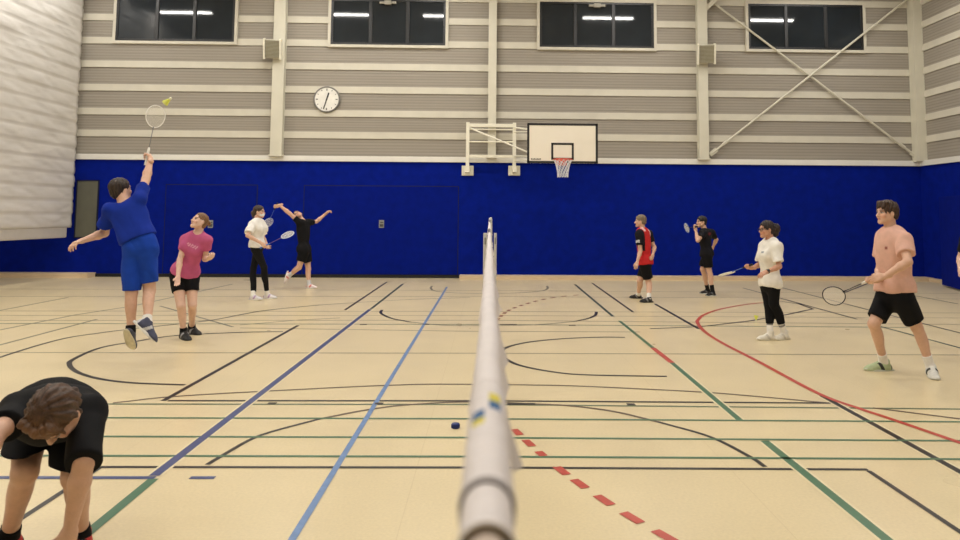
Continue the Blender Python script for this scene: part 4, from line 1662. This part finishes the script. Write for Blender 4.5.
person('girl in a white t-shirt, black leggings and a white face mask', J, 1.76, SKIN,
       dict(col=srgb(58, 42, 34), nape=-.10, face=.105, extra=[((0, -.09, .02), (.0, -.125, -.02), .035, .036), ((0, -.125, -.02), (.01, -.12, -.10), .036, .022)]),
       dict(col=WHT, hem=-.01, sl=.80, slr=.082, t=.024, fold=.005), dict(kind='leggings', col=BLK, frac=.86, t=.005),
       dict(col=srgb(224, 220, 224), sole=srgb(230, 228, 226)[:3], acc=srgb(180, 150, 190)), dict(h=.09, col=WHT),
       dict(R=gh, L=rest_hand((.5, -.8, 0), curl=.5)), female=True, extras=mask_extra, seed=3)
racket('racket with a purple shaft held level by the girl in the face mask', G, (287.5, 234.8), 1, (.15, -.35, 1), ('pale', 'purple', 'blue'))

# 4 player in black reaching back
Y4 = F(311, 288.3)[1]
J = joints(dict(Y=Y4, pelvis=(304, 250, .0), neck=(302.5, 220.5, .0), head=(298.0, 215.2, .04), sR=(299.5, 222.5, -.15), sL=(309, 222.5, .14), face=(1, -.1),
                eR=(289.8, 213.5, -1), wR=(279.5, 205.3, 1), eL=(316.5, 221.5, 1), wL=(325.5, 214, -1),
                hL=(306.5, 253, .07), hR=(303.5, 253, -.08), kL=(308.3, 269, .06), kR=(299, 267.5, -.10), fL=(309, 288.3), aR=(289.8, 275.5, .0),
                tL=(1, -.25), tR=(-.28, -.1, -1), hf=(-.15, -.75, .55), hu=(-.75, .2, .55)), 1.74)
J['uR'] = V3(1, 0, -.2)
gh, G = grip_hand(J['wR'], J['eR'], (267.5, 224), 'R', (-.8, -.25, -.25), 1.0)
person('player in black shirt and shorts leaning back, one leg lifted behind', J, 1.74, SKIN,
       dict(col=srgb(70, 46, 30), nape=-.06, face=.11), dict(col=BLK, hem=-.03, sl=.52, slr=.072),
       dict(kind='shorts', col=BLK2, frac=.58, r=.095, t=.018), dict(col=srgb(228, 214, 216), sole=srgb(232, 230, 228)[:3], acc=srgb(214, 120, 110)),
       dict(h=.10, col=srgb(205, 205, 210)), dict(R=gh, L=rest_hand((0, -.4, -1), curl=.6)), seed=4)
racket('racket hanging down from the raised hand of the player in black by the gate', G, (268.3, 222.5), 1, (.6, -.6, .3), ('pale', 'blue', 'black'))

# 5 player bending over close to the camera
Y5 = 3.42
J = joints(dict(Y=Y5, pelvis=(55, 410, .24), neck=(55, 413, -.22), head=(55.5, 414.5, -.385), sR=(22, 412, -.17), sL=(86, 413, -.17), face=(0, -1), hipw=.11,
                Lf=.168, eR=(-5, 434, -1), wR=(-26, 470, -1), eL=(84, 461, -1), wL=(69.5, 531, 1),
                kR=(25, 472, -.02), kL=(75, 476, -.04), fR=(8, 553), fL=(80, 552),
                tR=(-.25, -1), tL=(.15, -1), hf=(-.14, -.27, -.95), hu=(-.02, -.96, .26)), 1.70)


def logo5(t, V):
    m = np.linalg.norm(V - P(25.5, 431, 3.30), axis=1) < .03
    t[m] = srgb(190, 190, 190)[:3]


person('brown-haired player in black bending down with head lowered, in red shoes', J, 1.70, srgb(208, 166, 142),
       dict(col=srgb(70, 46, 28), top=srgb(112, 78, 48), nape=-.06, face=.085, fringe=.004, amp=.004, side=-.035),
       dict(col=BLK2, hem=-.02, slL=1.05, slR=.70, slr=.070, t=.020),
       dict(kind='shorts', col=BLK2, frac=.98, r=.104, t=.022, hemzR=.520, hemzL=.470), dict(col=srgb(186, 36, 34), sole=(.6, .6, .6), acc=srgb(30, 26, 26), lace=(.1, .1, .1), size=1.05),
       dict(h=.065, col=BLK2), dict(R=rest_hand((.6, .4, 0), curl=.3), L=rest_hand((-.5, .6, 0), curl=.35)), seed=5, build=1.05)

# 6 red shirt
Y6 = F(645, 301)[1]


def red_paint(t, l):
    sl = (((l['dL'] < .10) & (l['tL'] > .12) & (l['tL'] < 1)) | ((l['dR'] < .10) & (l['tR'] > .12) & (l['tR'] < 1)))
    side = (np.abs(l['r']) > .145) & (l['u'] > .5)
    t[side | sl] = srgb(26, 24, 30)[:3]
    front = (l['f'] > .085) & (l['u'] > .62)
    t[front] = srgb(30, 26, 32)[:3]
    wh = (np.abs(l['r'] - .125) < .016) & (l['u'] > .35) & (l['f'] < .05)
    t[wh] = srgb(226, 200, 200)[:3]
    tag_ = (l['dL'] > .055) & (np.abs(l['tL'] - .42) < .08) & (l['dL'] < .1) & (l['f'] > -.05) & (np.sin(l['u'] * 120) > -.4)
    t[tag_] = srgb(215, 215, 218)[:3]
    wb_ = (l['u'] > .93) & (l['f'] < -.01) & (np.abs(l['r']) > .05) & (np.abs(l['r']) < .12)
    t[wb_] = srgb(232, 190, 190)[:3]


J = joints(dict(Y=Y6, pelvis=(645.5, 262.5, .0), neck=(642.3, 229, .0), head=(640.3, 221.2, .0), sL=(639.5, 234.5, -.14), sR=(648.5, 234, .15), face=(-.92, .38),
                eL=(640.3, 251, -1), wL=(637.3, 262, -1), eR=(654.3, 247.5, 1), wR=(652.8, 254.5, -1),
                kL=(641, 281.5, -.05), kR=(648, 282, .02), fL=(649, 302.5), fR=(638.5, 298.5),
                tL=(-1, -.12), tR=(-1, .0), hf=(-1, .22, .0)), 1.68)
J['kL'], J['kR'] = J['kR'] + V3(0, -.06, 0), J['kL'] + V3(0, .1, 0)
person('grey-blond player in a red and black shirt standing sideways, arms lowered', J, 1.68, SKIN,
       dict(col=srgb(120, 104, 84), nape=-.06, face=.10), dict(col=srgb(196, 44, 46), hem=-.035, sl=.62, slr=.074, t=.026, paint=red_paint),
       dict(kind='shorts', col=BLK2, frac=.78, r=.094, t=.018, split=.012), dict(col=BLK2, sole=(.02, .02, .02), acc=srgb(120, 120, 120)), dict(h=.10, col=WHT),
       dict(L=rest_hand((.3, .8, 0), curl=.6), R=rest_hand((-.3, .9, 0), curl=.7)), seed=6)

# 7 player in black holding a racket up by the face
Y7 = F(712, 295.5)[1]
J = joints(dict(Y=Y7, pelvis=(706.8, 254.5, .0), neck=(704.3, 229.5, .0), head=(701.3, 222, .0), sL=(704, 233, -.15), sR=(711.5, 233, .12), face=(-.92, .25),
                eL=(697.8, 240.5, -1), wL=(695.8, 230.5, 1), eR=(716.3, 239.5, 1), wR=(713, 247, 1),
                kL=(702.3, 269.5, -.08), kR=(710.5, 270, .05), fL=(713.0, 296.2), fR=(708, 294),
                tL=(-.95, -.45), tR=(-1, -.1), hf=(-1, -.22, .04)), 1.68)
J['kL'], J['kR'] = P(709, 270, Y7 - .08), P(702.8, 269.3, Y7 + .08)
gh, G = grip_hand(J['wL'], J['eL'], (687.5, 228), 'L', (-.1, .25, 1), .98)
person('dark-haired player in black holding a racket in front of the face', J, 1.68, SKIN,
       dict(col=srgb(30, 22, 22), nape=-.085, face=.095, vol=1.03), dict(col=srgb(22, 22, 28), hem=-.03, sl=.60, slr=.072, t=.020,
            paint=lambda t, l: t.__setitem__((l['f'] < -.07) & (np.abs(l['u'] - .82) < .05) & (np.abs(l['r']) < .07), srgb(92, 34, 40)[:3])),
       dict(kind='shorts', col=BLK2, frac=.80, r=.098, t=.02), dict(col=BLK, sole=srgb(220, 220, 218)[:3], acc=srgb(90, 90, 92)), dict(h=.15, col=BLK),
       dict(L=gh, R=rest_hand((-.6, -.4, 0), curl=.5)), seed=7)
racket('racket with a pale blue head held up before the face of the player in black', G, (686.8, 227.8), 1, (.25, -1, .1), ('blue', 'black', 'black'))

# 8 woman with glasses
Y8 = F(776, 340)[1]


def tee8(t, l):
    m = (l['f'] > .07) & (np.abs(l['u'] - .73) < .022) & (np.abs(l['r'] + .075) < .03)
    t[m] = srgb(150, 156, 160)[:3]


J = joints(dict(Y=Y8, pelvis=(770.3, 283, .02), neck=(770.5, 240.5, .0), head=(766.3, 229.6, .0), sL=(775.5, 247, -.13), sR=(764.5, 246.5, .16), face=(-1, -.22),
                eL=(779.3, 266.5, -1), wL=(766.5, 272.0, -1), eR=(760, 264.5, 1), wR=(752.5, 267.8, -1),
                kR=(768.5, 304, .06), kL=(774.5, 304, -.04), fR=(770.5, 340), fL=(785, 339.5),
                tR=(-1, -.12), tL=(-.95, -.35), hf=(-1, -.18, .0)), 1.60)
gh, G = grip_hand(J['wR'], J['eR'], (727.5, 273.2), 'R', (-.75, -.35, .05), .93)


def woman_extra(root, base, J, A, L, hs, fr):
    mb = MB()
    for sg in (-1, 1):
        mb.tube([L(sg * .033 + .024 * math.cos(t), .104 - .006 * abs(math.cos(t)), -.003 + .019 * math.sin(t)) for t in np.linspace(0, 2 * math.pi, 19)[:-1]], .0026, 6, closed=True)
        mb.tube([L(sg * .057, .098, .004), L(sg * .078, .06, .006), L(sg * .082, -.01, .002)], .0024, 6)
    mb.tube([L(-.010, .106, .002), L(0, .110, .005), L(.010, .106, .002)], .0022, 6)
    mb.build('glasses', mat('glasses_black', srgb(22, 20, 22), .35), root, True, base=base)
    w, e = J['wL'], J['eL']
    ax = unit(w - e)
    mb = MB()
    c = w - ax * .02
    mb.lathe(c - ax * .011, ax, [(.026, 0), (.0295, .002), (.0295, .020), (.026, .022)], 20)
    n = unit(V3(-.2, -1, .5) - ax * (V3(-.2, -1, .5) @ ax))
    mb.obox(c + n * .029, (ax, n, np.cross(ax, n)), (.018, .006, .016), bev=.004)
    mb.build('wristwatch', mat('watch_black', srgb(18, 18, 20), .35), root, base=base)


person('woman with dark curly hair, glasses, white t-shirt and black leggings', J, 1.60, srgb(200, 150, 124),
       dict(col=srgb(40, 28, 26), nape=-.085, face=.105, vol=1.02, amp=.006, extra=[((0, -.10, .03), (0, -.15, .025), .055, .062), ((0, -.14, -.02), (.01, -.15, -.06), .058, .044), ((.02, -.16, .04), (.0, -.17, .0), .04, .04)]),
       dict(col=srgb(236, 233, 226), hem=-.045, sl=.78, slr=.080, t=.022, fold=.006, paint=tee8), dict(kind='leggings', col=BLK2, frac=.64, t=.006),
       dict(col=srgb(226, 221, 208), sole=srgb(206, 198, 178)[:3], acc=srgb(196, 190, 178), lace=(.5, .48, .44), high=.02, size=1.08), dict(h=.165, col=WHT, band=srgb(130, 128, 128)),
       dict(R=gh, L=rest_hand((.2, .5, -.6), curl=.45)), female=True, extras=woman_extra, seed=8)
racket('white-headed racket held low by the woman with glasses', G, (727.0, 273.6), 1, (.12, -.55, .85), ('white', 'blue', 'black'))

# 9 player in the salmon shirt
Y9 = 7.42


def tee9(t, l):
    m = (l['f'] > .06) & (np.hypot(l['u'] - .735, (l['r'] + .085) * 1.9) < .026)
    t[m] = srgb(150, 92, 84)[:3]


J = joints(dict(Y=Y9, pelvis=(895, 295.5, .02), neck=(890.5, 229.5, .0), head=(886.5, 213.0, .0), sL=(902.5, 239, -.15), sR=(884, 236.5, .14), face=(-.90, -.44),
                eL=(908, 262, -1), wL=(884.5, 276.5, -1), eR=(880.5, 267, 1), wR=(877.0, 280.5, -1),
                kR=(873.8, 324, .02), kL=(916.8, 327, -.02), fR=(884.5, 370.5), fL=(931.5, 376.0),
                tR=(-1, -.05), tL=(-.38, -1), hf=(-1, -.16, .05)), 1.80)
gh, G = grip_hand(J['wR'], J['eR'], (834, 295.5), 'R', (-.85, -.45, -.15), 1.03)
person('tall brown-haired player in a salmon t-shirt and black shorts, knees bent', J, 1.80, SKIN,
       dict(col=srgb(62, 42, 30), nape=-.06, face=.095, fringe=.055, amp=.006, vol=1.04), dict(col=srgb(220, 176, 160), hem=.045, sl=.66, slr=.080, t=.026, fold=.006, paint=tee9),
       dict(kind='shorts', col=BLK2, frac=.77, r=.090, t=.020, fold=.005),
       dict(R=dict(col=srgb(176, 190, 150), sole=srgb(206, 208, 196)[:3], acc=srgb(40, 44, 40), size=1.12, lace=(.03, .03, .03)), L=dict(col=srgb(216, 216, 210), sole=srgb(220, 220, 214)[:3], acc=srgb(36, 40, 38), lace=(.02, .02, .02), size=1.12)),
       dict(h=.13, col=WHT), dict(R=gh, L=rest_hand((.3, .8, -.4), d=(-.9, .1, -.2), curl=.55)), seed=9)
racket('black-framed racket with white strings held out by the player in salmon', G, (834, 295.8), 1, (.15, -1, .25), ('black', 'black', 'white'))

# 10 player at the edge of the court, one arm in view
Y10 = 8.6
J = joints(dict(Y=Y10, pelvis=(982, 276, .0), neck=(980, 234, .0), head=(979, 222, .0), sR=(966, 240, .05), sL=(994, 240, -.05), face=(-.2, -1),
                eR=(960.5, 258, 1), wR=(960.3, 270, -1), eL=(1000, 262, -1), wL=(998, 280, -1),
                kR=(975, 313, -.04), kL=(988, 313, -.04), fR=(974, 350), fL=(990, 351),
                tR=(-.3, -1), tL=(.1, -1), hf=(-.5, -1, 0)), 1.68)
person('player in black at the very edge of the court, one bare arm showing', J, 1.68, SKIN_P,
       dict(col=srgb(50, 36, 28), nape=-.07, face=.095), dict(col=BLK, hem=-.02, sl=.62, slr=.07), dict(kind='shorts', col=BLK2, frac=.7, r=.095, t=.018),
       dict(col=WHT, sole=srgb(225, 225, 220)[:3]), dict(h=.10, col=WHT), dict(R=rest_hand((.9, 0, 0), curl=.5), L=rest_hand((-.9, 0, 0), curl=.4)), seed=10)
